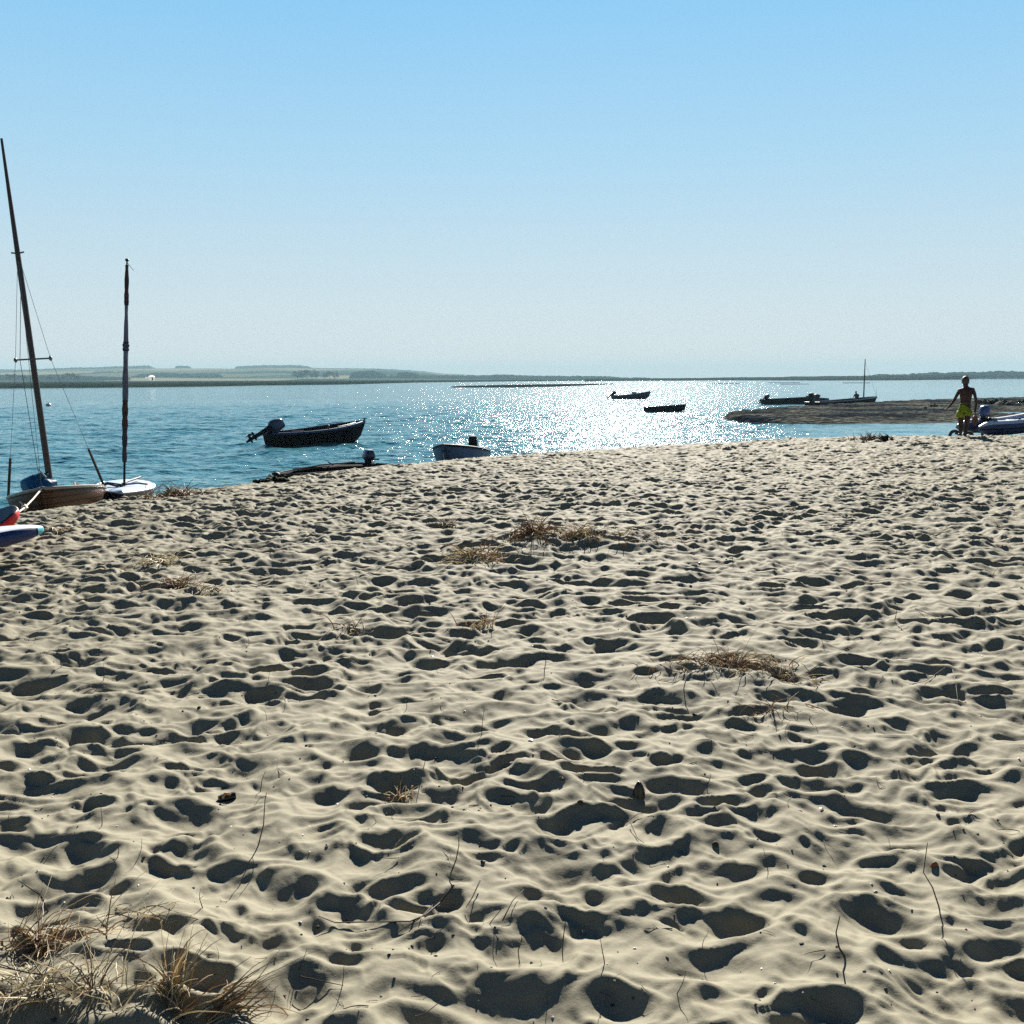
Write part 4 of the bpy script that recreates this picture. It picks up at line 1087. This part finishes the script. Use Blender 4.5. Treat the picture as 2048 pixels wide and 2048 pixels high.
for k_, (c_, r_) in list(J.items()):
    g = 1.0 if k_.startswith('skull') or (len(k_) > 2 and k_[1] in 'ft' and k_[2].isdigit()) or k_ in ('lt0', 'lt1', 'rt0', 'rt1') else (1.38 if k_ in ('pelvis', 'belly', 'chest', 'upper') else 1.22)
    J[k_] = (c_, tuple(v_ * g for v_ in r_) if hasattr(r_, '__len__') else r_ * g)
skin_body('body', J, E, boy, SKIN)
sc_ = Vector(J['skull1'][0])
mb = MB()   # hair cap: ragged lower edge at nape, rim of light at the top
rows_ = []; q = random.Random(5)
for i in range(9):
    a = i / 8; row = []
    for j in range(20):
        t = 2 * math.pi * j / 20; back = -math.sin(t)
        lim = 1.15 + .85 * max(0, back * .8 + .25) if True else 1
        ph = a * min(2.15, lim * 1.05)
        r_ = 1 + .05 * q.uniform(-1, 1) * (a > .4)
        row.append(sc_ + Vector((.096 * r_ * math.sin(ph) * math.cos(t), -.012 + .108 * r_ * math.sin(ph) * math.sin(t), .012 + .122 * math.cos(ph) * r_)))
    rows_.append(row)
mb.grid(rows_, True, False); o = mb.build('hair', HAIR, boy); o.modifiers.new('thick', 'SOLIDIFY').thickness = .02
for sx in (-1, 1):
    mb = MB(); mb.blob(tuple(sc_ + Vector((sx * .080, .015, -.035))), (.010, .020, .028), 3, .05, 8); mb.build('ear', SKIN, boy)
for sx in (-1, 1):
    mb = MB(); mb.blob(tuple(sc_ + Vector((sx * .03, .098, -.015))), (.014, .008, .009), 3, .02, 8); mb.build('eye', mat('eye_white', (.6, .6, .6), .3), boy)
mb = MB(); mb.tube([sc_ + Vector((0, .09, -.01)), sc_ + Vector((0, .118, -.04)), sc_ + Vector((0, .098, -.05))], [.008, .014, .01], 8); mb.build('nose', SKIN, boy)
mb = MB(); mb.tube([sc_ + Vector((-.022, .088, -.068)), sc_ + Vector((0, .097, -.07)), sc_ + Vector((.022, .088, -.068))], [.003, .006, .003], 6); mb.build('mouth', mat('lips', (.2, .07, .06), .5), boy)
# shorts: waist to two flared legs
SHORTS = mat('lime_shorts', (.42, .52, .004), .7, var=.10, vscale=12, bump=.5, bscale=25, trans=.6)
mb = MB()
def ring(cx, cy, z, rx, ry, n=20, wav=0.0, ph=0):
    return [Vector((cx + rx * (1 + wav * math.sin(5 * t + ph)) * math.cos(t), cy + ry * (1 + wav * math.sin(4 * t + ph)) * math.sin(t), z)) for t in [2 * math.pi * k / n for k in range(n)]]
z_ = lambda py: (872.5 - py) * BD
mb.grid([ring(.0, 0, z_(806.5), .118, .092), ring(.0, 0, z_(809), .125, .098), ring(-.005, 0, z_(814), .145, .118, wav=.015), ring(-.01, 0, z_(820), .165, .128, wav=.02), ring(-.01, 0, z_(823.5), .172, .128, wav=.02)], True)
for cx, sl, rx in ((-.088, -.02, .092), (.075, .015, .09)):
    mb.grid([ring(cx, 0, z_(820), rx * .98, .118, wav=.02, ph=cx * 20), ring(cx + sl * .5, 0, z_(826), rx * 1.02, .120, wav=.03, ph=cx * 20), ring(cx + sl, 0, z_(833.5 if cx < 0 else 829.5), rx * 1.08, .122, wav=.04, ph=cx * 20)], True)
o = mb.build('swim_shorts', SHORTS, boy); o.modifiers.new('thick', 'SOLIDIFY').thickness = .006
mb = MB(); mb.tube([v_ + Vector((0, 0, .004)) for v_ in ring(0, 0, z_(807), .121, .095)] + [ring(0, 0, z_(807), .121, .095)[0]], .009, 6); mb.build('waistband', SHORTS, boy)
hand = boy.matrix_basis @ Vector(J['rh'][0])
bat = empty('beach_bat', hand + Vector((0, 0, -.03)), (0, R(-4), R(12)), 'reddish round-bladed beach bat hanging from the boy\'s right hand', 'bat')
mb = MB(); mb.grid([[Vector((.085 * math.sin(a) * math.cos(t), .006 * s_ * math.sin(a), -.17 + .13 * math.sin(a) * math.sin(t))) for t in [2 * math.pi * k / 20 for k in range(20)]] for a, s_ in ((.02, 1), (.8, 1), (1.45, 1), (1.57, 0), (1.45, -1), (.8, -1), (.02, -1))], True)
mb.build('blade', mat('bat_red', (.12, .045, .035), .5, trans=.35), bat)
mb = MB(); mb.tube([(0, 0, -.06), (0, 0, .05)], .014, 8); mb.build('handle', mat('bat_handle', (.35, .25, .18), .6), bat)

# the man sitting in the mast boat
Mb = MAST_BOAT.matrix_basis
mx_ = LB * .69
man = empty('person', Mb @ Vector((mx_, 0, .12)), MAST_BOAT.rotation_euler, 'man in dark clothes sitting hunched in the long mast boat', 'person')
JM = {'pelvis': ((0, 0, .33), (.16, .13)), 'belly': ((-.04, 0, .52), (.16, .14)), 'chest': ((-.12, 0, .72), (.20, .15)), 'neck': ((-.20, 0, .88), (.06, .06)), 'head': ((-.27, 0, .98), (.085, .09)), 'head2': ((-.28, 0, 1.08), (.07, .08)),
      'ls': ((-.13, .2, .80), .065), 'le': ((-.25, .25, .52), .048), 'lw': ((-.48, .12, .45), .035), 'lh': ((-.55, .09, .44), .04), 'rs': ((-.13, -.2, .80), .065), 're': ((-.25, -.25, .52), .048), 'rw': ((-.48, -.12, .45), .035), 'rh': ((-.55, -.09, .44), .04),
      'lk': ((-.45, .13, .40), .075), 'la': ((-.42, .13, .02), .045), 'lf': ((-.6, .13, -.02), .04), 'rk': ((-.45, -.13, .40), .075), 'ra': ((-.42, -.13, .02), .045), 'rf': ((-.6, -.13, -.02), .04)}
EM = [('pelvis', 'belly'), ('belly', 'chest'), ('chest', 'neck'), ('neck', 'head'), ('head', 'head2'), ('chest', 'ls'), ('ls', 'le'), ('le', 'lw'), ('lw', 'lh'), ('chest', 'rs'), ('rs', 're'), ('re', 'rw'), ('rw', 'rh'), ('pelvis', 'lk'), ('lk', 'la'), ('la', 'lf'), ('pelvis', 'rk'), ('rk', 'ra'), ('ra', 'rf')]
skin_body('body', JM, EM, man, mat('dark_clothes', (.03, .03, .035), .8), sub=1)
mb = MB(); mb.blob((-.28, 0, 1.09), (.10, .10, .075), 4, .08, 10); mb.build('hair', mat('grey_hair', (.2, .2, .2), .8), man)

# ------------------------------------------------------------------ dry grass, twigs and flotsam on the sand
STRAW = [mat('straw_pale', (.80, .70, .48), .5, var=.12, trans=.4), mat('straw_gold', (.46, .31, .15), .5, var=.15, trans=.45), mat('straw_brown', (.22, .13, .075), .6, var=.25, trans=.3), mat('straw_grey', (.34, .30, .21), .6, var=.2, trans=.3)]
TWIG = mat('dark_twig', (.045, .032, .025), .8, var=.3, vscale=30)
def blade(mb, p0, yaw, lean, ln, curl, r0, q, segs=7):
    pts = []; p_ = Vector(p0); a = lean; y_ = yaw
    for k in range(segs + 1):
        pts.append(p_.copy())
        d = Vector((math.cos(y_) * math.sin(a), math.sin(y_) * math.sin(a), math.cos(a)))
        p_ = p_ + d * ln / segs; a += curl / segs; y_ += q.uniform(-.32, .32)
    mb.tube(pts, [r0 * (1 - .75 * k / segs) for k in range(segs + 1)], 4, cap=False)
def grass_heap(px, py, rx, ry, n, ln, r0, label, lean=(0.3, 1.35), mix=(0, 1, 2), seed=0, yaw=None, curl=(.2, 1.3), name='dry_grass_tuft', group='dry grass heaps on the sand', core=1.0):
    q = random.Random(seed + 17); c = on_sand(px, py)
    e = empty(name, c, (0, 0, 0), label, 'dry grass', group)
    P = [];
    n = int(n * .62); r0 = r0 * 1.35
    for _ in range(n):
        t = q.uniform(0, 2 * math.pi); r_ = min(1.6, abs(q.gauss(0, .55))) * core
        P.append((c.x + rx * r_ * math.cos(t), c.y + ry * r_ * math.sin(t)))
    Z = sand_height(np.array([p_[0] for p_ in P]), np.array([p_[1] for p_ in P]))
    mb = MB()
    for (x, y), z in zip(P, Z):
        mb.mi = q.choice(mix)
        yw = q.uniform(0, 6.3) if yaw is None else q.gauss(yaw[0], yaw[1])
        blade(mb, (x - c.x, y - c.y, z - c.z - .004 + q.uniform(0, .02)), yw, q.uniform(*lean), ln * q.uniform(.3, 1.15) * (1 if q.random() < .88 else 1.6), q.uniform(*curl) * (1 if q.random() < .8 else 2.4), r0 * q.uniform(.6, 1.3), q)
    mb.build('blades', STRAW, e, True, False)
    return e
heaps = [
 (90, 1900, .17, .07, 230, .13, .0016, 'golden brown matted grass heap at the lower left edge', (.5, 1.5), (1, 1, 2, 0), None),
 (60, 1990, .2, .12, 170, .17, .0015, 'dark tangled grass in the hollow at the lower left corner', (.5, 1.5), (2, 3, 3, 0), None),
 (185, 1985, .16, .10, 80, .17, .0014, 'loose pale straw tangle right of the lower left hollow', (.2, 1.5), (0, 3, 0, 2), None),
 (345, 2000, .045, .035, 100, .14, .0017, 'upright spiky tuft of dry grass near the bottom left', (.0, .7), (0, 1, 3, 3), None),
 (420, 2035, .09, .04, 110, .16, .0017, 'flattened bundle of dry grass leaning right at the bottom edge', (.9, 1.3), (0, 2, 3, 1), (.5, .25)),
 (290, 1830, .22, .10, 60, .14, .0013, 'sparse fallen straws above the spiky tuft', (.9, 1.5), (0, 2, 3), None),
 (1440, 1328, .36, .13, 330, .13, .0018, 'large reddish straw heap right of centre on the sand', (.5, 1.5), (1, 2, 2, 0), None),
 (1560, 1355, .20, .10, 110, .16, .0019, 'thin trailing straw at the right end of the reddish heap', (.6, 1.5), (1, 2, 0), None),
 (1062, 1070, .20, .16, 260, .20, .0036, 'dense brown grass heap on the left of the middle mound', (.3, 1.4), (2, 1, 2), None),
 (1150, 1078, .75, .35, 420, .20, .0034, 'long straw covering on the crest of the middle mound', (.7, 1.5), (0, 3, 2, 1), None),
 (945, 1112, .30, .22, 170, .22, .0034, 'scattered straw below left of the middle mound', (.7, 1.5), (0, 1, 3), None),
 (352, 1178, .20, .16, 190, .17, .0028, 'small dark brown straw heap on the left of the beach', (.5, 1.5), (2, 2, 1), None),
 (410, 1185, .22, .14, 60, .17, .0026, 'thin straw right of the small dark brown heap', (.7, 1.5), (0, 2), None),
 (325, 1122, .28, .2, 120, .20, .003, 'pale straw patch above the small dark brown heap', (.7, 1.5), (0, 3, 0), None),
 (347, 992, .5, .3, 420, .22, .005, 'dark grass tussock at the sand edge right of the white dinghy', (.3, 1.4), (2, 3, 1), None),
 (888, 1054, .12, .1, 110, .16, .0035, 'tiny dark tuft left of the middle mound', (.3, 1.4), (2, 3), None),
 (960, 1260, .11, .08, 60, .14, .0023, 'small straw sprig in the middle of the beach', (.1, 1.4), (0, 1, 2), None),
 (700, 1262, .10, .07, 40, .13, .0022, 'small straw sprig left of the middle of the beach', (.2, 1.5), (0, 1, 2), None),
 (800, 1598, .055, .02, 70, .08, .0013, 'little golden straw knot in the lower middle', (.7, 1.5), (0, 1, 1), None),
 (118, 1062, .25, .16, 70, .17, .003, 'pinkish straw litter beside the paddleboard nose', (.9, 1.5), (0, 2), None),
 (1740, 880, .6, .3, 260, .22, .008, 'dark weed tuft on the sand edge left of the boy', (.3, 1.4), (2, 3), None),
 (1545, 1420, .2, .08, 45, .14, .0018, 'few reddish stalks below the large straw heap', (.6, 1.5), (2, 1), None),
 (985, 1120, .12, .1, 50, .14, .003, 'wisp of straw under the middle mound', (.8, 1.5), (0, 1), None),
]
for k, h in enumerate(heaps):
    grass_heap(h[0], h[1], h[2], h[3], h[4], h[5], h[6], h[7], h[8], h[9], k, h[10])

def path_twig(pts, r, label, name='twig', group='dead twigs lying on the sand', m=TWIG, branches=()):
    "pts: (px, py, lift) along the twig; lift above the sand"
    W = [on_sand(px, py + lf_px, lift) for px, py, lift, lf_px in pts]
    return W
def stalk(base_px, base_py, tops, r, label, branches=(), group='dead stalks standing in the sand', m=TWIG, name='dry_stalk'):
    b = on_sand(base_px, base_py, -.01)
    pts = [Vector((0, 0, 0))] + [at_y(px, py, b.y + dy) - b for px, py, dy in tops]
    e = empty(name, b, (0, 0, 0), label, 'stalk', group)
    mb = MB(); n = len(pts)
    mb.tube(pts, [r * (1 - .6 * k / (n - 1)) for k in range(n)], 6)
    mb.build('stem', m, e)
    for br in branches:
        mb = MB(); p_ = [at_y(px, py, b.y + dy) - b for px, py, dy in br]
        mb.tube(p_, [r * .6 * (1 - .6 * k / (len(p_) - 1)) for k in range(len(p_))], 5); mb.build('side_branch', m, e)
    return e
stalk(1880, 1812, [(1865, 1775, -.02), (1847, 1745, 0), (1853, 1700, .01), (1855, 1685, .02)], .0022, 'tall thin dark stalk with a kink at the lower right')
stalk(1693, 1912, [(1678, 1895, 0), (1672, 1865, 0), (1680, 1832, .01)], .003, 'curved black stalk standing right of the bottom middle')
stalk(515, 1690, [(527, 1650, 0), (530, 1600, .01), (533, 1585, .01)], .0022, 'tall bent dark stalk in the lower left middle', branches=[[(533, 1592, .01), (520, 1596, .0), (508, 1612, .0)]])
stalk(520, 1583, [(524, 1560, .0), (531, 1542, .01)], .0018, 'short straight stalk above the tall bent one')
stalk(900, 1745, [(912, 1720, 0), (918, 1690, .01), (917, 1670, .01)], .0022, 'slender curved stalk beside the dark hole at lower centre')
stalk(845, 1540, [(852, 1515, 0), (850, 1495, .01)], .0016, 'thin curved stalk in the middle of the sand')
stalk(963, 1468, [(965, 1440, 0), (969, 1415, .01)], .0016, 'thin stalk above the middle of the sand')
stalk(870, 1878, [(868, 1866, 0), (880, 1858, .02), (893, 1855, .04)], .0018, 'hooked stalk under the long branched twig')
stalk(1034, 1900, [(1042, 1885, 0), (1046, 1858, .01)], .0016, 'thin forked stalk at bottom centre', branches=[[(1042, 1885, 0), (1048, 1873, 0)]])
stalk(1125, 1882, [(1130, 1850, 0), (1132, 1832, .01)], .0016, 'thin stalk in the shaded hollow at bottom centre')
stalk(505, 1745, [(507, 1728, 0), (505, 1712, .0)], .0016, 'little leafless stalk above the spiky grass')
stalk(99, 1823, [(80, 1790, 0), (50, 1770, .01), (35, 1760, .01)], .0024, 'dark forked stalk leaning left above the brown grass', branches=[[(92, 1815, 0), (85, 1795, .0), (72, 1780, .0)]])
stalk(1170, 1560, [(1165, 1545, .0)], .0012, 'very short stalk beside the black shell')
def lying(pix, r, label, branches=(), group='dead twigs lying on the sand'):
    W = [on_sand(px, py, r + .004 + (l_ if l_ else 0)) for px, py, l_ in pix]
    e = empty('fallen_twig', W[0], (0, 0, 0), label, 'twig', group); n = len(W)
    mb = MB(); mb.tube([w - W[0] for w in W], [r * (1 - .6 * k / (n - 1)) for k in range(n)], 6); mb.build('stem', TWIG, e)
    for br in branches:
        w2 = [on_sand(px, py, r + .004 + l_) - W[0] for px, py, l_ in br]
        mb = MB(); mb.tube(w2, [r * .7 * (1 - .6 * k / (len(w2) - 1)) for k in range(len(w2))], 5); mb.build('side_branch', TWIG, e)
lying([(908, 1788, .02), (880, 1815, .01), (850, 1835, .0), (820, 1848, .0), (730, 1852, .005), (670, 1850, .0), (638, 1844, .01)], .0032, 'long dark twig with forked end lying at lower centre',
      branches=[[(865, 1822, .01), (840, 1842, .0), (800, 1866, .0)], [(850, 1832, 0), (880, 1822, .01)]])
lying([(1005, 1845, .0), (1025, 1815, .015), (1048, 1795, .02)], .0022, 'angled dark twig left of the shaded hollow')
lying([(960, 1778, .02), (945, 1805, .01), (932, 1820, .0)], .0024, 'dark twig bent like an elbow right of the long twig')
lying([(1250, 1650, .0), (1275, 1632, .0), (1308, 1627, .0)], .0016, 'pale bent straw below the black shell')
lying([(1260, 1652, .01), (1275, 1680, .0), (1300, 1698, .0), (1330, 1715, .0)], .0018, 'thin dark branching twig right of bottom centre')
lying([(1890, 1345, .02), (1850, 1365, .0), (1800, 1375, .0)], .0020, 'thin looping twig on the right side of the beach')
lying([(1905, 1350, .02), (1912, 1375, .0), (1915, 1400, .0)], .0020, 'forked thin twig beside the looping twig')
lying([(1830, 1222, .01), (1870, 1235, .0), (1960, 1250, .0)], .003, 'straight dark twig at the right middle of the beach')
lying([(600, 1965, .01), (640, 1966, .0), (686, 1976, .0)], .0022, 'dark twig lying along the bottom edge')
lying([(830, 2045, .01), (850, 2032, .0), (892, 2014, .02)], .0018, 'pale bleached straw sticking out at the bottom edge')

# many small twigs: a few shapes, copied
shapes = []
for k in range(6):
    q = random.Random(k + 90); mb = MB(); ln = 1.0
    pts = [Vector((0, 0, 0))]; d = Vector((1, q.uniform(-.3, .3), q.uniform(0, .15)))
    for j in range(4):
        pts.append(pts[-1] + d * .25); d = (d + Vector((0, q.uniform(-.4, .4), q.uniform(-.12, .1))))
    mb.tube(pts, [.018, .018, .014, .011, .007], 5)
    if k % 2: mb.tube([pts[2], pts[2] + Vector((.18, .22 * q.choice((-1, 1)), .05))], [.012, .006], 5)
    o = mb.build('small_twig', TWIG); shapes.append(o.data); bpy.data.objects.remove(o)
q = random.Random(77)
LM = [('the upright spiky grass tuft', 345, 1990), ('the upright black shell', 1277, 1580), ('the large reddish straw heap', 1440, 1330), ('the middle grass mound', 1120, 1080), ('the tall bent stalk', 520, 1640),
      ('the paddleboard nose', 88, 1060), ('the black driftwood piece', 1955, 960), ('the kinked tall stalk', 1860, 1750), ('the long branched twig', 790, 1845), ('the golden straw knot', 800, 1598),
      ('the looping twig', 1850, 1365), ('the dark brown straw heap', 352, 1178), ('the curved black stalk', 1680, 1870), ('the burnt wood end', 458, 1600), ('the crumpled dark leaf', 1430, 1690), ('the small middle straw sprig', 960, 1260),
      ('the left straw sprig', 700, 1262), ('the straight dark twig', 1890, 1235), ('the brown leaf', 1868, 1734), ('the shaded bottom hollow', 1125, 1870)]
ORD = ['nearest', 'second nearest', 'third nearest', 'fourth nearest', 'fifth nearest', 'sixth nearest', 'seventh nearest', 'eighth nearest', 'ninth nearest', 'tenth nearest', 'eleventh nearest', 'twelfth nearest', 'thirteenth nearest', 'fourteenth nearest', 'fifteenth nearest'] + ['farther out'] * 60
small = []
for cnt in range(150):
    up = cnt % 3 == 0
    if cnt < 100: px = q.uniform(10, 2040); py = q.uniform(1330, 2030)
    else: px = q.uniform(10, 2040); py = q.uniform(1060, 1400)
    p_ = on_sand(px, py)
    o = bpy.data.objects.new('small_twig', shapes[q.randrange(6)]); COL.objects.link(o)
    s_ = q.uniform(.03, .085) * (1.5 if py < 1400 else 1)
    o.scale = (s_, s_, s_)
    if up: o.location = p_ + Vector((0, 0, -.006)); o.rotation_euler = (q.uniform(-.3, .3), R(-q.uniform(55, 95)), q.uniform(0, 6.3))
    else: o.location = p_ + Vector((0, 0, .003)); o.rotation_euler = (0, R(q.uniform(-12, 8)), q.uniform(0, 6.3))
    k_ = min(range(len(LM)), key=lambda i: math.hypot(LM[i][1] - px, (LM[i][2] - py) * 1.6))
    dx, dy = px - LM[k_][1], py - LM[k_][2]
    dr = ('right' if dx > 0 else 'left') + ' of' if abs(dx) > abs(dy) * 1.5 else (('below' if dy > 0 else 'above') if abs(dy) > abs(dx) * 1.5 else ('below ' if dy > 0 else 'above ') + ('right' if dx > 0 else 'left') + ' of')
    small.append((o, up, k_, dr, math.hypot(dx, dy * 1.6)))
rank = {}
for o, up, k_, dr, ds in sorted(small, key=lambda t: t[4]):
    r_ = rank.get((up, k_), 0); rank[(up, k_)] = r_ + 1
    tag(o, ('upright' if up else 'lying') + ' small twig ' + dr + ' ' + LM[k_][0] + ', ' + ORD[r_] + ' to it', 'twig', 'small twigs standing in the sand' if up else 'small twigs lying on the sand')
# crumbs of bark, seed and shell too many to count
mb = MB(); q = random.Random(5); P = []
for _ in range(900):
    t = q.uniform(-.56, .56); r_ = 1.9 * (14 / 1.9) ** q.random()
    P.append((r_ * math.sin(t), r_ * math.cos(t)))
Z = sand_height(np.array([a for a, b in P]), np.array([b for a, b in P]))
for (x, y), z in zip(P, Z):
    mb.mi = q.choice((0, 0, 0, 1)); s_ = q.uniform(.0012, .0032) * (1 + .12 * y) * (1 if q.random() < .9 else 1.8)
    mb.blob((x, y, z + s_ * .2), (s_ * q.uniform(.7, 1.8), s_ * q.uniform(.7, 1.5), s_ * .7), q.random(), .35, 6)
tag(mb.build('beach_litter', [TWIG, mat('shell_bits', (.55, .5, .45), .5)], None, True, False), 'crumbs of bark and shell scattered over the sand', 'litter', kind='stuff')

# single finds
def shell_obj(px, py, size, label, m, name='mussel_shell', tilt=0, cat='shell', yaw=0):
    p_ = on_sand(px, py); e = empty(name, p_, (0, tilt, yaw), label, cat)
    mb = MB(); w, h, d = size
    mb.grid([[Vector((w * f * math.cos(t) * (1 + .2 * (1 if math.cos(t) > 0 else 0)), d * f * math.sin(t), -h * .12 + h * z)) for t in [2 * math.pi * k / 14 for k in range(14)]] for z, f in ((0, 1), (.25, 1.0), (.5, .9), (.75, .68), (.92, .4), (1.0, .08))], True, True)
    mb.build('shell', m, e); return e
BLK = mat('black_shell', (.008, .009, .012), .35, var=.1)
shell_obj(1277, 1592, (.020, .062, .012), 'black mussel shell standing upright in the sand right of centre', BLK)
shell_obj(1868, 1734, (.012, .020, .006), 'small brown leaf on the sand at the lower right', mat('brown_leaf', (.22, .08, .02), .6), 'dead_leaf', R(15), 'leaf')
p_ = on_sand(1955, 962); e = empty('driftwood', p_, (0, 0, R(4)), 'black jagged piece of driftwood below the inflatable boat', 'driftwood')
mb = MB(); mb.tube([(-.13, 0, .015), (-.03, 0, .05), (.02, 0, .04), (.16, 0, .015)], [.012, .035, .04, .01], 7, flat=.7); mb.tube([(-.01, 0, .04), (.0, 0, .09)], [.03, .006], 6); mb.build('wood', BLK, e, False)
p_ = on_sand(458, 1600); e = empty('burnt_wood', p_, (0, 0, R(10)), 'burnt round wood end lying in a hollow on the left', 'driftwood')
mb = MB(); mb.tube([(-.035, -.01, .008), (-.01, 0, .010), (.022, .01, .012)], [.014, .018, .015], 10); mb.build('wood', BLK, e)
mb = MB(); mb.tube([(-.02, -.03, .02), (-.01, -.022, .035), (.01, -.02, .03)], .005, 6); mb.build('broken_edge', STRAW[1], e)
for px, py, lb in ((1022, 1880, 'dark scrap of bark'), (1430, 1690, 'crumpled dark leaf near the bottom right'), (1160, 1607, 'jagged dark leaf left of the black shell')):
    if lb == 'dark scrap of bark': continue
    shell_obj(px, py, (.011, .014, .007), lb, TWIG, 'dead_leaf', R(30), 'leaf')
# seaweed clumps by the low boat and on the spit
WEED = mat('seaweed', (.012, .016, .010), .9, var=.3, spec=.05)
def weed(pt, sx, sy, sz, n, label, seed, group='seaweed clumps'):
    e = empty('seaweed_clump', pt, (0, 0, 0), label, 'seaweed', group); q = random.Random(seed); mb = MB()
    for _ in range(n):
        mb.blob((q.gauss(0, .4) * sx, q.gauss(0, .4) * sy, q.uniform(0, .5) * sz), (sx * q.uniform(.12, .3), sy * q.uniform(.12, .35), sz * q.uniform(.3, .6)), q.random(), .35, 8)
    mb.build('fronds', WEED, e, True)
for (px, py, w, lb, k) in ((536, 963, .28, 'dark seaweed clump left of the low flat boat', 1), (552, 961, .28, 'dark seaweed clump touching the bow of the low flat boat', 2), (515, 966, .14, 'smallest seaweed clump at the sand edge', 3)):
    p_ = on_sand(px, py); weed(p_, w * .8, w, .07, 12, lb, k)
p_ = on_sand(1768, 879); weed(p_, .22, .2, .12, 8, 'dark rounded seaweed lump right of the weed tuft', 9)
weed(at(1985, 808, -.85), 1.3, 1.6, .42, 26, 'long black seaweed mat on the spit right of the boy', 11)
weed(at(2020, 811.5, -.85), .8, 1.2, .36, 20, 'black seaweed mat at the right end of the spit', 12)
weed(at(1867, 815, -.85), .35, .5, .30, 8, 'small black seaweed clump on the spit left of the boy', 13)
weed(at(1849, 818, -.85), .25, .4, .2, 6, 'smaller black seaweed clump farther left on the spit', 14)
weed(at(2045, 806.5, -.85), .6, .8, .3, 10, 'black seaweed at the far right of the spit', 15)

# ------------------------------------------------------------------ sea haze
mh = bpy.data.materials.new('haze'); mh.use_nodes = True
n = mh.node_tree.nodes; l = mh.node_tree.links; n.clear()
pv = n.new('ShaderNodeVolumePrincipled'); pv.inputs['Color'].default_value = (.36, .58, .69, 1); pv.inputs['Density'].default_value = 0.00024; pv.inputs['Anisotropy'].default_value = 0.0
ou = n.new('ShaderNodeOutputMaterial'); l.new(pv.outputs[0], ou.inputs['Volume'])
me = bpy.data.meshes.new('haze'); S = 4700
me.from_pydata([(x, y, z) for z in (-3.8, 56) for x, y in ((-S, -S), (S, -S), (S, S), (-S, S))], [], [(3, 2, 1, 0), (4, 5, 6, 7), (0, 1, 5, 4), (1, 2, 6, 5), (2, 3, 7, 6), (3, 0, 4, 7)])
me.materials.append(mh); o = bpy.data.objects.new('haze', me); COL.objects.link(o); tag(o, kind='stuff')
